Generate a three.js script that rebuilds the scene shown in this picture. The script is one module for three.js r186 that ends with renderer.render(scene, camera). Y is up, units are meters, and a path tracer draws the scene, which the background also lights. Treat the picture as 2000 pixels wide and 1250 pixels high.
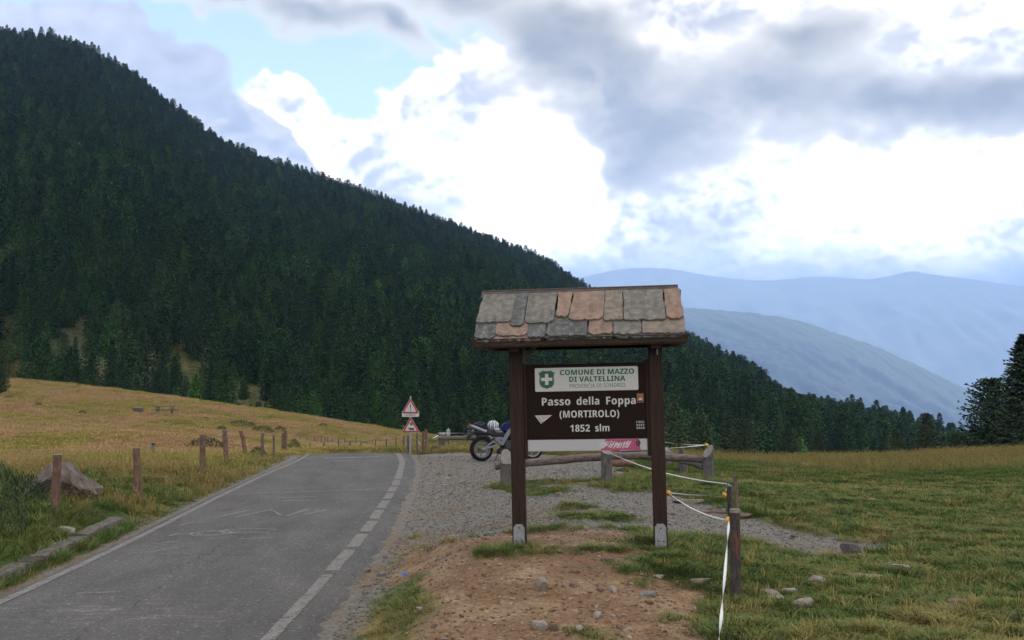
import * as THREE from 'three';
import { mergeGeometries, mergeVertices, toCreasedNormals } from 'three/addons/utils/BufferGeometryUtils.js';
import { RoundedBoxGeometry } from 'three/addons/geometries/RoundedBoxGeometry.js';
import { createNoise2D, createNoise3D } from 'simplex-noise';

// ------------------------------------------------------------------ camera, sky, sun, exposure
const EYE = 2.0, FOCAL = 1920, HORIZON = 750;            // metres; pixels of the 2000 x 1250 photograph
const PITCH = Math.atan((HORIZON - 625) / FOCAL);
const scene = new THREE.Scene();
const camera = new THREE.PerspectiveCamera(2 * Math.atan(625 / FOCAL) * 180 / Math.PI, 1.6, 0.1, 30000);
camera.position.set(0, EYE, 0);
camera.rotation.set(PITCH, 0, 0);
const renderer = new THREE.WebGLRenderer({ antialias: true });
renderer.setSize(1024, 640);
renderer.toneMapping = THREE.LinearToneMapping;
renderer.toneMappingExposure = 1.95;
renderer.shadowMap.enabled = true;
renderer.shadowMap.type = THREE.PCFSoftShadowMap;
const SUN_AZ = 46 * Math.PI / 180, SUN_EL = 50 * Math.PI / 180;
const sunDir = new THREE.Vector3(Math.sin(SUN_AZ) * Math.cos(SUN_EL), Math.sin(SUN_EL), -Math.cos(SUN_AZ) * Math.cos(SUN_EL));
const sun = new THREE.DirectionalLight(new THREE.Color(1, 0.95, 0.87), 4.8);
sun.position.copy(sunDir).multiplyScalar(120).add(new THREE.Vector3(0, 0, -25));
sun.target.position.set(0, 0, -25);
sun.castShadow = true; sun.shadow.radius = 20; sun.shadow.mapSize.set(4096, 4096);
Object.assign(sun.shadow.camera, { left: -60, right: 60, top: 60, bottom: -60, near: 1, far: 400 });
scene.add(sun, sun.target);
scene.fog = new THREE.FogExp2(new THREE.Color().setRGB(0.35, 0.57, 1.0), 0.00016);

// ------------------------------------------------------------------ small tools
const clamp = (v, a = 0, b = 1) => Math.min(b, Math.max(a, v));
const lerp = (a, b, t) => a + (b - a) * t;
const smooth = (a, b, v) => { const t = clamp((v - a) / (b - a)); return t * t * (3 - 2 * t); };
const V = (x, y, z) => new THREE.Vector3(x, y, z);
function rng(seed) { let a = seed >>> 0; return () => { a = (a + 0x6d2b79f5) | 0; let t = Math.imul(a ^ (a >>> 15), 1 | a); t = (t + Math.imul(t ^ (t >>> 7), 61 | t)) ^ t; return ((t ^ (t >>> 14)) >>> 0) / 4294967296; }; }
const N2 = createNoise2D(rng(11)), N2b = createNoise2D(rng(23)), N3 = createNoise3D(rng(37));
function fbm2(x, y, oct = 4) { let s = 0, a = 0.5, f = 1; for (let i = 0; i < oct; i++) { s += a * N2(x * f + i * 17.3, y * f - i * 9.1); a *= 0.5; f *= 2.03; } return s; }
function fbm3(x, y, z, oct) { let s = 0, a = 0.5, f = 1; for (let i = 0; i < oct; i++) { s += a * N3(x * f, y * f + i * 7.7, z * f); a *= 0.5; f *= 2.07; } return s; }
function curve(points) {                                  // piecewise smooth function through [x, y] pairs
  return (x) => {
    if (x <= points[0][0]) { const [a, b] = points; return a[1] + (x - a[0]) * (b[1] - a[1]) / (b[0] - a[0]) * 0.5; }
    for (let i = 1; i < points.length; i++) if (x <= points[i][0]) {
      const p = points, x0 = p[i - 1][0], x1 = p[i][0], t = (x - x0) / (x1 - x0), h = x1 - x0;
      const m = (k) => k === 0 || k === p.length - 1 ? (p[i][1] - p[i - 1][1]) / h : (p[k + 1][1] - p[k - 1][1]) / (p[k + 1][0] - p[k - 1][0]);
      const t2 = t * t, t3 = t2 * t;
      return (2 * t3 - 3 * t2 + 1) * p[i - 1][1] + (t3 - 2 * t2 + t) * h * m(i - 1) + (-2 * t3 + 3 * t2) * p[i][1] + (t3 - t2) * h * m(i);
    }
    const n = points.length, a = points[n - 2], b = points[n - 1];
    return b[1] + (x - b[0]) * (b[1] - a[1]) / (b[0] - a[0]) * 0.5;
  };
}
const CP = Math.cos(PITCH), SP = Math.sin(PITCH);
function P(px, py, d) {                                   // where the photograph's pixel lies at the forward distance d
  const u = (px - 1000) / FOCAL, v = (625 - py) / FOCAL;
  const y = v * CP + SP, z = v * SP - CP, s = d / -z;
  return V(u * s, EYE + y * s, -d);
}

// names, labels
const taken = new Map();
function numbered(name) { const n = taken.get(name) ?? 0; taken.set(name, n + 1); return n ? name + '_' + String(n).padStart(3, '0') : name; }
function tag(o, label, category, group) { o.userData.label = label; if (category) o.userData.category = category; if (group) o.userData.group = group; return o; }
function shade(o) { o.traverse((c) => { if (c.isMesh) { c.castShadow = true; c.receiveShadow = true; } }); return o; }
function thing(name, label, category, pos, group, turn = 0) {
  const o = new THREE.Group(); o.name = numbered(name); o.position.copy(pos); o.rotation.y = turn;
  tag(o, label, category, group); scene.add(o); return o;
}
function part(name, geo, mat, parent) { const m = new THREE.Mesh(geo, mat); m.name = name; m.castShadow = m.receiveShadow = true; parent.add(m); return m; }
function single(name, geo, mat, label, category, pos, group) {
  const m = new THREE.Mesh(geo, mat); m.name = numbered(name); m.castShadow = m.receiveShadow = true;
  if (pos) m.position.copy(pos); tag(m, label, category, group); scene.add(m); return m;
}
function ground_thing(name, geo, mat, kind = 'structure', label) {
  const m = new THREE.Mesh(geo, mat); m.name = numbered(name); m.castShadow = m.receiveShadow = true; m.userData.kind = kind; if (label) m.userData.label = label; scene.add(m); return m;
}
// geometry tools
const strip = (g) => { for (const k of Object.keys(g.attributes)) if (!['position', 'normal', 'uv', 'color'].includes(k)) g.deleteAttribute(k); return g; };
function join(list) {
  const flat = list.map((g) => strip(g.index ? g.toNonIndexed() : g));
  const color = flat.some((g) => g.attributes.color);
  for (const g of flat) {
    if (!g.attributes.uv) g.setAttribute('uv', new THREE.BufferAttribute(new Float32Array(g.attributes.position.count * 2), 2));
    if (color && !g.attributes.color) g.setAttribute('color', new THREE.BufferAttribute(new Float32Array(g.attributes.position.count * 3).fill(1), 3));
  }
  return mergeGeometries(flat);
}
function box(w, h, d, x = 0, y = 0, z = 0, r = 0.004) { const g = r > 0 ? new RoundedBoxGeometry(w, h, d, 1, Math.min(r, w / 2.2, h / 2.2, d / 2.2)) : new THREE.BoxGeometry(w, h, d); g.translate(x, y, z); return g; }
function tint(g, r, gg, b) { const n = g.attributes.position.count, c = new Float32Array(n * 3); for (let i = 0; i < n; i++) { c[i * 3] = r; c[i * 3 + 1] = gg; c[i * 3 + 2] = b; } g.setAttribute('color', new THREE.BufferAttribute(c, 3)); return g; }
function sweep(pts, radius, sides = 10, caps = true) {      // a tube through points, radius a number or function of 0..1
  const n = pts.length, pos = [], uv = [], idx = [], rf = typeof radius === 'function' ? radius : () => radius;
  let up = V(0, 1, 0); let len = 0;
  for (let i = 0; i < n; i++) {
    const t = pts[Math.min(n - 1, i + 1)].clone().sub(pts[Math.max(0, i - 1)]).normalize();
    if (Math.abs(t.dot(up)) > 0.95) up = Math.abs(t.x) < 0.9 ? V(1, 0, 0) : V(0, 0, 1);
    const a = up.clone().sub(t.clone().multiplyScalar(up.dot(t))).normalize(), b = t.clone().cross(a); up = a;
    if (i) len += pts[i].distanceTo(pts[i - 1]);
    for (let k = 0; k <= sides; k++) {
      const w = k / sides * Math.PI * 2, r = rf(i / (n - 1), w), p = pts[i].clone().addScaledVector(a, Math.cos(w) * r).addScaledVector(b, Math.sin(w) * r);
      pos.push(p.x, p.y, p.z); uv.push(k / sides * 2 * Math.PI * rf(i / (n - 1), 0), len);
    }
  }
  const row = sides + 1;
  for (let i = 0; i < n - 1; i++) for (let k = 0; k < sides; k++) { const a = i * row + k; idx.push(a, a + 1, a + row, a + 1, a + row + 1, a + row); }
  const g = new THREE.BufferGeometry();
  g.setAttribute('position', new THREE.Float32BufferAttribute(pos, 3)); g.setAttribute('uv', new THREE.Float32BufferAttribute(uv, 2)); g.setIndex(idx); g.computeVertexNormals();
  if (!caps) return g;
  const out = [g.toNonIndexed()];
  for (const e of [0, n - 1]) {
    const c = pts[e], ps = [], us = [];
    for (let k = 0; k < sides; k++) { const o = (e * row + k) * 3, q = (e * row + k + 1) * 3; const A = [pos[o], pos[o + 1], pos[o + 2]], B = [pos[q], pos[q + 1], pos[q + 2]];
      if (e === 0) ps.push(c.x, c.y, c.z, ...B, ...A); else ps.push(c.x, c.y, c.z, ...A, ...B);
      us.push(0.5, 0.5, 0.5 + 0.5 * Math.cos(k), 0.5, 0.5, 0.5); }
    const cg = new THREE.BufferGeometry(); cg.setAttribute('position', new THREE.Float32BufferAttribute(ps, 3)); cg.setAttribute('uv', new THREE.Float32BufferAttribute(us, 2)); cg.computeVertexNormals(); out.push(cg);
  }
  return mergeGeometries(out);
}
function extrude(pts, depth, bevel = 0.004, holes = []) {   // outline in x, y; centred in z
  const s = new THREE.Shape(pts.map(([x, y]) => new THREE.Vector2(x, y)));
  for (const h of holes) s.holes.push(new THREE.Path(h.map(([x, y]) => new THREE.Vector2(x, y))));
  const g = new THREE.ExtrudeGeometry(s, { depth: depth - 2 * bevel, bevelEnabled: bevel > 0, bevelThickness: bevel, bevelSize: bevel, bevelOffset: -bevel, bevelSegments: 2, curveSegments: 10 });
  g.translate(0, 0, -(depth - 2 * bevel) / 2); return g;
}
// texture tools
function canvasTex(w, h, draw, srgb = true) {
  const c = document.createElement('canvas'); c.width = w; c.height = h; const x = c.getContext('2d'); draw(x, w, h);
  const t = new THREE.CanvasTexture(c); if (srgb) t.colorSpace = THREE.SRGBColorSpace; t.wrapS = t.wrapT = THREE.RepeatWrapping; t.magFilter = THREE.LinearFilter; return t;
}
const enc = (v) => { v = clamp(v); return Math.round(255 * (v <= 0.0031308 ? v * 12.92 : 1.055 * Math.pow(v, 1 / 2.4) - 0.055)); };
function dataTex(w, h, f, srgb = true) {                    // f(u, v) gives linear r, g, b
  const a = new Uint8Array(w * h * 4);
  for (let y = 0; y < h; y++) for (let x = 0; x < w; x++) { const c = f((x + 0.5) / w, (y + 0.5) / h, x, y), o = (y * w + x) * 4; for (let k = 0; k < 3; k++) a[o + k] = srgb ? enc(c[k]) : Math.round(255 * clamp(c[k])); a[o + 3] = 255; }
  const t = new THREE.DataTexture(a, w, h); if (srgb) t.colorSpace = THREE.SRGBColorSpace; t.wrapS = t.wrapT = THREE.RepeatWrapping; t.magFilter = THREE.LinearFilter; t.minFilter = THREE.LinearMipmapLinearFilter; t.generateMipmaps = true; t.needsUpdate = true; return t;
}
// noise that repeats after one unit
function tileNoise(seed) { const n = createNoise3D(rng(seed)), m = createNoise3D(rng(seed + 1)); return (u, v, f) => { const a = u * Math.PI * 2, b = v * Math.PI * 2, r = f / (Math.PI * 2); return 0.5 * (n(Math.cos(a) * r + 3, Math.sin(a) * r, Math.cos(b) * r + Math.sin(b) * r * 0.63) + m(Math.cos(b) * r, Math.sin(b) * r + 5, Math.sin(a) * r * 0.77 + Math.cos(a) * r)); }; }
const std = (o) => new THREE.MeshStandardMaterial({ roughness: 0.9, metalness: 0, ...o });
const rgb = (r, g, b) => new THREE.Color().setRGB(r, g, b);
// ------------------------------------------------------------------ sky: blue air, lit cumulus, a darker cloud deck
{
  const W = 3072, Hh = 1536, data = new Float32Array(W * Hh * 4);
  // [x, y, half width, half height, turn in degrees] of cloud banks, in degrees-like units of the photograph's pixels about straight ahead
  const white = [[520, 215, 95, 62, 20], [588, 258, 52, 62, 0], [690, 330, 130, 95, 0], [775, 290, 120, 92, -10], [900, 340, 170, 120, 0], [855, 190, 165, 105, -20], [1000, 250, 200, 150, 0], [1110, 430, 270, 150, 0], [900, 440, 260, 100, 0], [1320, 470, 320, 120, 0], [1720, 350, 640, 240, 0], [1500, 60, 520, 170, 0], [1880, 120, 420, 280, 0], [1260, 30, 320, 130, 0], [300, 330, 420, 90, 35], [560, 400, 400, 90, 25]];
  const lilac = [[40, 30, 120, 60, 0], [180, 70, 150, 95, 30], [300, 170, 180, 115, 38], [430, 250, 130, 78, 36], [350, 230, 170, 90, 35], [520, 310, 110, 60, 36], [220, 30, 70, 50, 0]];
  const dark = [[420, -30, 170, 55, 12], [570, 10, 230, 70, 12], [720, 40, 130, 60, 20], [900, -40, 330, 80, 0], [1090, 50, 230, 130, 0], [1150, 140, 220, 140, 20], [1270, 230, 240, 160, 25], [1240, 300, 130, 95, 0], [1480, 175, 430, 140, -6], [1780, 195, 400, 85, -5], [1600, 60, 240, 80, -10], [2000, 190, 260, 70, -6]];
  const prep = (list) => list.map(([x, y, a, b, t]) => [x - 1000, HORIZON - y, 1 / a, 1 / b, Math.cos(t * Math.PI / 180), Math.sin(t * Math.PI / 180)]);
  const lists = [prep(white), prep(lilac), prep(dark)];
  const field = (list, X, Y) => { let m = -9, s = 0; for (const [x, y, a, b, c, sn] of list) { const dx = X - x, dy = -(Y - y), u = (dx * c + dy * sn) * a, v = (-dx * sn + dy * c) * b, w = 1 - Math.sqrt(u * u + v * v); if (w > m) m = w; if (w > 0) s += w; } return m > 0 ? Math.min(1, m + 0.25 * (s - m)) : m; };
  const mixc = (a, b, t) => { a[0] += (b[0] - a[0]) * t; a[1] += (b[1] - a[1]) * t; a[2] += (b[2] - a[2]) * t; };
  for (let j = 0; j < Hh; j++) {
    const el = ((j + 0.5) / Hh - 0.5) * Math.PI, ce = Math.cos(el), se = Math.sin(el);
    for (let i = 0; i < W; i++) {
      const o = (j * W + i) * 4; data[o + 3] = 1;
      if (el < -0.03) { data[o] = 0.40; data[o + 1] = 0.45; data[o + 2] = 0.48; continue; }
      const az = ((i + 0.5) / W - 0.5) * Math.PI * 2, x = ce * Math.cos(az), z = ce * Math.sin(az);
      const cosSun = x * sunDir.x + se * sunDir.y + z * sunDir.z, glow = Math.exp(-(1 - cosSun) * 1.7);
      // air
      const hz = Math.exp(-Math.max(0, el) * 7), low = 1 + 1.7 * Math.exp(-(((el - 0.21) / 0.13) ** 2));
      const c = [(lerp(0.145, 0.56, hz) + 0.10 * glow) * lerp(1, low, 0.35), (lerp(0.25, 0.66, hz) + 0.08 * glow) * lerp(1, low, 0.35), (lerp(0.55, 0.80, hz) + 0.05 * glow) * lerp(1, low, 0.35)];
      // billows
      const qx = x, qy = se * 1.5, qz = z;
      const w1 = fbm3(qx * 3.2, qy * 3.2, qz * 3.2, 3), w2 = fbm3(qx * 9 + 5, qy * 9, qz * 9, 3);
      const bil = 1 - 2 * Math.abs(fbm3(qx * 14 + w1 * 1.5, qy * 14 + 3, qz * 14, 4)), fine = 1 - 2 * Math.abs(fbm3(qx * 38 + w2, qy * 38, qz * 38 + 2, 3));
      const wob = fbm3(qx * 20, qy * 20 + 9, qz * 20, 4);
      let fw = -1, fl = -1, fd = -1;
      const front = -z > 0.15 ? 1 : 0;
      const cover = fbm3(qx * 2.1 + 4, qy * 2.1, qz * 2.1 + 1, 4), deck = fbm3(qx * 1.7 - 3, qy * 2.2 + 6, qz * 1.7, 4);
      const X = front ? x / -z * FOCAL : 0, Y = front ? se / -z * FOCAL : 0;
      const inside = front * (1 - smooth(1050, 1500, Math.abs(X))) * (1 - smooth(720, 1000, Y));
      const ow = 0.42 + cover * 1.1, od = -0.16 + deck * 1.0;
      if (inside > 0.001) {
        const Xa = X + w1 * 70 + w2 * 45, Ya = Y + fbm3(qx * 5 + 9, qy * 5, qz * 5, 3) * 60 + wob * 26;
        fw = field(lists[0], Xa, Ya); fl = field(lists[1], Xa, Ya); fd = field(lists[2], X + w1 * 110 + w2 * 70, Y + w2 * 55);
      }
      fw = lerp(ow, fw, inside); fl = lerp(-1, fl, inside); fd = lerp(od, fd, inside);
      const aw = smooth(-0.02, 0.16, fw + 0.10 * (bil - 0.6) + 0.06 * (fine - 0.6));
      const shadeW = smooth(-0.1, 0.9, bil) * 0.6 + 0.4 * smooth(0, 0.9, fine), grey = clamp(0.53 + 1.15 * (cover * 0.5 + 0.6 * w1 + 0.25 * w2) + 0.22 * wob + 0.45 * (0.62 - shadeW));
      const bright = (0.80 + 1.3 * glow) * lerp(1, low, 0.6);
      const wc = [1.05 * Math.pow(0.130, grey) * bright, 1.00 * Math.pow(0.138, grey) * bright, 0.91 * Math.pow(0.165, grey) * bright];
      mixc(c, wc, aw * smooth(0.085, 0.155, el + 0.03 * w2 + 0.015 * wob));
      const al = smooth(-0.02, 0.22, fl + 0.08 * (bil - 0.6) + 0.05 * wob);
      const lv = 0.90 + 0.30 * wob + 0.16 * bil + 0.2 * w2;
      mixc(c, [0.275 * lv, 0.278 * lv, 0.31 * lv], al * 0.92);
      const ad = smooth(-0.10, 0.50, fd + 0.11 * wob + 0.07 * w2 + 0.03 * (bil - 0.6));
      const core = smooth(0.0, 1.15, fd + 0.10 * wob + 0.15 * w1);
      const dv = (1 + 0.08 * wob + 0.05 * w2) * (0.85 + 0.4 * glow);
      mixc(c, [lerp(0.46, 0.128, core) * dv, lerp(0.44, 0.124, core) * dv, lerp(0.40, 0.114, core) * dv], ad * 0.95);
      const G = 1.58; data[o] = c[0] * G * 1.05; data[o + 1] = c[1] * G; data[o + 2] = c[2] * G * 0.93;
    }
  }
  const t = new THREE.DataTexture(data, W, Hh, THREE.RGBAFormat, THREE.FloatType);
  t.mapping = THREE.EquirectangularReflectionMapping; t.magFilter = THREE.LinearFilter; t.minFilter = THREE.LinearFilter; t.needsUpdate = true;
  scene.background = t; scene.environment = t; scene.backgroundIntensity = 1; scene.environmentIntensity = 1;
}
// ------------------------------------------------------------------ terrain: a smooth sheet through surveyed points
// each row: pixel x, pixel y of the photograph and the forward distance in metres
const survey = [
  [1000, 1250, 7.7], [1000, 1120, 9.75], [1015, 1065, 11], [1285, 1063, 10.85], [1150, 1064, 10.95], [1000, 1050, 12], [900, 1040, 13], [750, 1100, 11.9], [640, 1230, 9], [820, 1180, 9.2], [850, 1000, 17],
  [1000, 950, 20.2], [1185, 945, 20.1], [1385, 945, 20.2], [1100, 1000, 15.6], [1280, 1000, 15.4], [900, 900, 30], [800, 905, 29], [1000, 891, 32], [860, 881, 40], [1050, 882, 38], [1240, 915, 28],
  [1437, 1180, 9.2], [1430, 1085, 12], [1600, 1085, 13.3], [1720, 1130, 11], [1990, 1250, 7.7], [2300, 1250, 7.7], [2000, 1100, 11.5], [2000, 1000, 18], [1700, 1000, 18], [1500, 950, 25], [2000, 930, 28], [1700, 930, 29], [2400, 980, 20],
  [1400, 910, 46], [1550, 909, 46], [1700, 904, 46], [1850, 897, 46], [2000, 888, 46], [2400, 880, 46],
  [105, 1008, 15.7], [0, 1080, 12.5], [-300, 1120, 11.5], [270, 980, 17.3], [395, 930, 21.6], [443, 905, 27], [477, 893, 30], [513, 893, 34], [555, 882, 42], [600, 889, 32.2], [640, 882, 46], [700, 882, 46], [770, 882, 46], [820, 881, 44], [560, 881, 50], [640, 880, 52], [760, 880, 52],
  [0, 1000, 16], [-400, 1010, 16], [0, 900, 28], [150, 900, 28], [-300, 890, 30], [0, 820, 52], [-400, 810, 52], [300, 850, 40], [0, 770, 75], [-400, 760, 75], [0, 743, 95], [-400, 735, 95], [150, 756, 97], [322, 779, 100], [310, 807, 70], [450, 801, 105], [450, 840, 62],
  [600, 827, 110], [600, 868, 58], [700, 841, 112], [700, 876, 58], [800, 853, 112], [800, 873, 60], [950, 873, 56], [1150, 883, 50],
].map(([a, b, c]) => P(a, b, c));
const roadC = curve([[-20, -3.55], [4, -3.62], [10.3, -3.72], [15, -3.95], [20, -4.3], [25, -4.6], [29, -4.85], [32, -5.15], [35, -5.6], [38, -6.2], [42, -6.9], [48, -8.0], [60, -11]]);
const roadY = (d) => d < 32.5 ? -0.3 : -0.3 - 0.078 * (d - 32.5) - 0.0006 * (d - 32.5) ** 2;
for (const d of [-6, 0, 5, 9, 13, 17, 21, 25, 29, 33]) for (const s of [-1.9, 0, 1.9]) survey.push(V(roadC(d) + s, roadY(d), -d));
for (const [x, y, d] of [[0, 0.32, 0], [3, 0.3, 2], [8, 0.25, 0], [20, 0.2, 5], [-9, 0.2, 0], [-20, 0.3, 8], [0, 0.1, -30], [-40, 0.5, -30], [40, 0.1, -30], [0, 0, -120], [-150, 12, -60], [150, -30, -60], [60, -2, 20], [110, -20, 40],
  [-8, -2.4, 62], [0, -3.4, 68], [12, -3.5, 68], [22, -3.6, 70], [36, -3.8, 70], [52, -5, 70], [-70, -0.5, 118], [-50, -2.6, 122], [-30, -5.2, 128], [-15, -7, 130], [0, -9, 130], [25, -12, 130], [55, -16, 130], [90, -22, 130], [-120, 6, 110], [-140, 4, 150], [-70, -2.5, 165], [0, -12, 165], [80, -24, 165]]) survey.push(V(x, y, -d));
const TPS = (() => {
  const n = survey.length, m = n + 3, A = [], b = [], U = (r2) => r2 > 1e-12 ? 0.5 * r2 * Math.log(r2) : 0;
  for (let i = 0; i < m; i++) { A.push(new Float64Array(m)); b.push(0); }
  for (let i = 0; i < n; i++) {
    for (let j = 0; j < n; j++) { const dx = survey[i].x - survey[j].x, dz = survey[i].z - survey[j].z; A[i][j] = U(dx * dx + dz * dz); }
    A[i][i] += 1.2; A[i][n] = A[n][i] = 1; A[i][n + 1] = A[n + 1][i] = survey[i].x; A[i][n + 2] = A[n + 2][i] = survey[i].z; b[i] = survey[i].y;
  }
  for (let c = 0; c < m; c++) {
    let p = c; for (let r = c + 1; r < m; r++) if (Math.abs(A[r][c]) > Math.abs(A[p][c])) p = r;
    [A[c], A[p]] = [A[p], A[c]]; [b[c], b[p]] = [b[p], b[c]];
    for (let r = c + 1; r < m; r++) { const f = A[r][c] / A[c][c]; if (!f) continue; for (let k = c; k < m; k++) A[r][k] -= f * A[c][k]; b[r] -= f * b[c]; }
  }
  const w = new Float64Array(m);
  for (let r = m - 1; r >= 0; r--) { let s = b[r]; for (let k = r + 1; k < m; k++) s -= A[r][k] * w[k]; w[r] = s / A[r][r]; }
  return (x, z) => { let s = w[n] + w[n + 1] * x + w[n + 2] * z; for (let i = 0; i < n; i++) { const dx = x - survey[i].x, dz = z - survey[i].z; s += w[i] * U(dx * dx + dz * dz); } return s; };
})();
const ROAD_W = 1.93, rightLine = curve([[-20, 1.45], [4, 1.45], [9, 1.5], [12, 1.58], [15.8, 1.7], [22, 1.8], [28.5, 1.64], [33, 1.45], [45, 1.45]]);
function roadSide(x, d) { return d > 44 || d < -15 ? 9 : (Math.abs(x - roadC(d)) - (x > roadC(d) ? rightLine(d) + 0.46 : ROAD_W)) + 0.25 * Math.max(0, d - 37); }     // metres outside the asphalt's edge
function baseH(x, z) {
  const d = -z, t = TPS(x, z), s = roadSide(x, d);
  return s > 1.2 ? t : lerp(Math.min(roadY(d) - 0.035, 9), t, smooth(0.05, 1.2, s));
}
function hit(px, py, h = baseH) {                          // the ground point a pixel shows
  const dir = P(px, py, 1).sub(V(0, EYE, 0)); let a = 4;
  for (let d = 4; d < 240; d += 0.05 + d * 0.002) { const y = EYE + dir.y * d; if (y < h(dir.x * d, -d)) { let lo = a, hi = d; for (let k = 0; k < 14; k++) { const m = (lo + hi) / 2; if (EYE + dir.y * m < h(dir.x * m, -m)) hi = m; else lo = m; } return V(dir.x * hi, h(dir.x * hi, -hi), -hi); } a = d; }
  const p = P(px, py, 120); p.y = h(p.x, p.z); return p;
}
// zones as outlines on the ground
const outline = (list) => list.map(([a, b]) => { const p = hit(a, b); return [p.x, -p.z]; });
const gravelPoly = outline([[786, 886], [850, 884], [1000, 888], [1120, 896], [1240, 905], [1222, 922], [1235, 940], [1290, 962], [1340, 974], [1400, 990], [1470, 1013], [1600, 1046], [1740, 1064], [1800, 1071], [1680, 1092], [1600, 1088], [1430, 1056], [1300, 1046], [1180, 1037], [1040, 1039], [900, 1056], [790, 1068], [735, 1098], [700, 1150], [690, 1130], [770, 1030], [795, 960]]);
const earthPoly = outline([[735, 1098], [790, 1066], [900, 1052], [1040, 1036], [1180, 1032], [1262, 1046], [1300, 1085], [1240, 1100], [1320, 1125], [1395, 1165], [1380, 1215], [1385, 1250]]).concat([[2.2, 6], [2.2, 3], [-1.6, 3], [-1.4, 6]], outline([[790, 1250], [800, 1225], [850, 1190], [780, 1150], [700, 1135]]));
const wellPoly = outline([[615, 1255], [640, 1205], [700, 1150], [735, 1098], [800, 1066], [796, 1090], [740, 1130], [850, 1185], [800, 1225], [780, 1255]]);
function polyDist(poly, x, y) {                            // signed distance in metres, inside positive
  let best = 1e9, inside = false;
  for (let i = 0, j = poly.length - 1; i < poly.length; j = i++) {
    const [ax, ay] = poly[j], [bx, by] = poly[i], dx = bx - ax, dy = by - ay, t = clamp(((x - ax) * dx + (y - ay) * dy) / (dx * dx + dy * dy || 1)), ex = x - ax - t * dx, ey = y - ay - t * dy, e = ex * ex + ey * ey;
    if (e < best) best = e;
    if ((ay > y) !== (by > y) && x < (bx - ax) * (y - ay) / (by - ay) + ax) inside = !inside;
  }
  return (inside ? 1 : -1) * Math.sqrt(best);
}
const greenSpots = [[1065, 962, 0.55, 0.5], [1020, 958, 0.4, 0.3], [1170, 1012, 0.75, 0.5], [1130, 993, 0.45, 0.25], [1215, 938, 0.7, 0.9], [1100, 942, 1.6, 0.45], [985, 950, 0.4, 0.3], [1250, 945, 0.9, 0.6], [1060, 1037, 0.5, 0.18], [1225, 1036, 0.5, 0.18], [965, 1085, 0.32, 0.18], [1012, 1072, 0.3, 0.2], [1100, 1078, 0.55, 0.1], [1180, 1074, 0.5, 0.1], [1285, 1068, 0.5, 0.22], [1230, 1113, 0.3, 0.12], [1265, 1135, 0.2, 0.1], [1305, 1210, 0.16, 0.1], [1155, 1240, 0.12, 0.08], [800, 960, 0.35, 0.3], [800, 1050, 0.4, 0.2], [780, 1085, 0.3, 0.15], [850, 885, 1.2, 0.5], [760, 1160, 0.5, 0.4], [700, 1190, 0.5, 0.5]].map(([a, b, r, s]) => { const p = hit(a, b); return [p.x, -p.z, r * 0.85, s]; });
const FX0 = -14, FX1 = 16, FD0 = 4, FD1 = 38, FW = 600, FH = 680;    // the near field that carries its own colour texture
const fieldG = new Float32Array(FW * FH), fieldE = new Float32Array(FW * FH), fieldS = new Float32Array(FW * FH);
for (let j = 0; j < FH; j++) for (let i = 0; i < FW; i++) {
  const x = lerp(FX0, FX1, i / (FW - 1)), d = lerp(FD0, FD1, j / (FH - 1)), wx = x + 0.12 * fbm2(x * 1.3, d * 1.3, 3), wd = d + 0.16 * fbm2(x * 1.3 + 40, d * 1.3, 3), k = j * FW + i;
  fieldG[k] = polyDist(gravelPoly, wx, wd); fieldE[k] = polyDist(earthPoly, wx, wd);
  let s = -9; for (const [a, b, r, q] of greenSpots) { const u = (wx - a) / r, v = (wd - b) / q, e = (1 - Math.sqrt(u * u + v * v)) * Math.min(r, q); if (e > s) s = e; }
  fieldS[k] = s;
}
function lookup(f, x, d) {
  const u = clamp((x - FX0) / (FX1 - FX0)) * (FW - 1.001), v = clamp((d - FD0) / (FD1 - FD0)) * (FH - 1.001), i = u | 0, j = v | 0, a = u - i, b = v - j, k = j * FW + i;
  return lerp(lerp(f[k], f[k + 1], a), lerp(f[k + FW], f[k + FW + 1], a), b);
}
function zones(x, d) {                                     // shares of gravel and bare earth, the rest is turf
  let g, e, s;
  if (x < FX0 || x > FX1 || d < FD0 || d > FD1) { g = d >= FD1 ? polyDist(gravelPoly, x, d) : -9; e = -9; s = -9; if (d < FD0) e = -3; }
  else { g = lookup(fieldG, x, d); e = lookup(fieldE, x, d); s = lookup(fieldS, x, d); }
  const n = 0.12 * N2(x * 3.1, d * 3.1) + 0.08 * N2(x * 9, d * 9);
  let ge = smooth(-0.12, 0.2, g + n), ee = smooth(-0.15, 0.22, e + n);
  const sp = smooth(-0.06, 0.14, s + n); ge *= 1 - sp; ee *= 1 - sp;
  const rs = roadSide(x, d); if (rs < 0.5) { const lv = x < roadC(d) ? 0.22 : 0, k = 1 - smooth(0.12 - lv * 0.5, 0.5 - lv, rs + n * 0.8); ge = Math.max(ge, k * (d > 3 ? 1 : 0.5)); }
  ee *= 1 - ge * (g > e ? 1 : 0.75);
  return [ge, ee];
}
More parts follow.
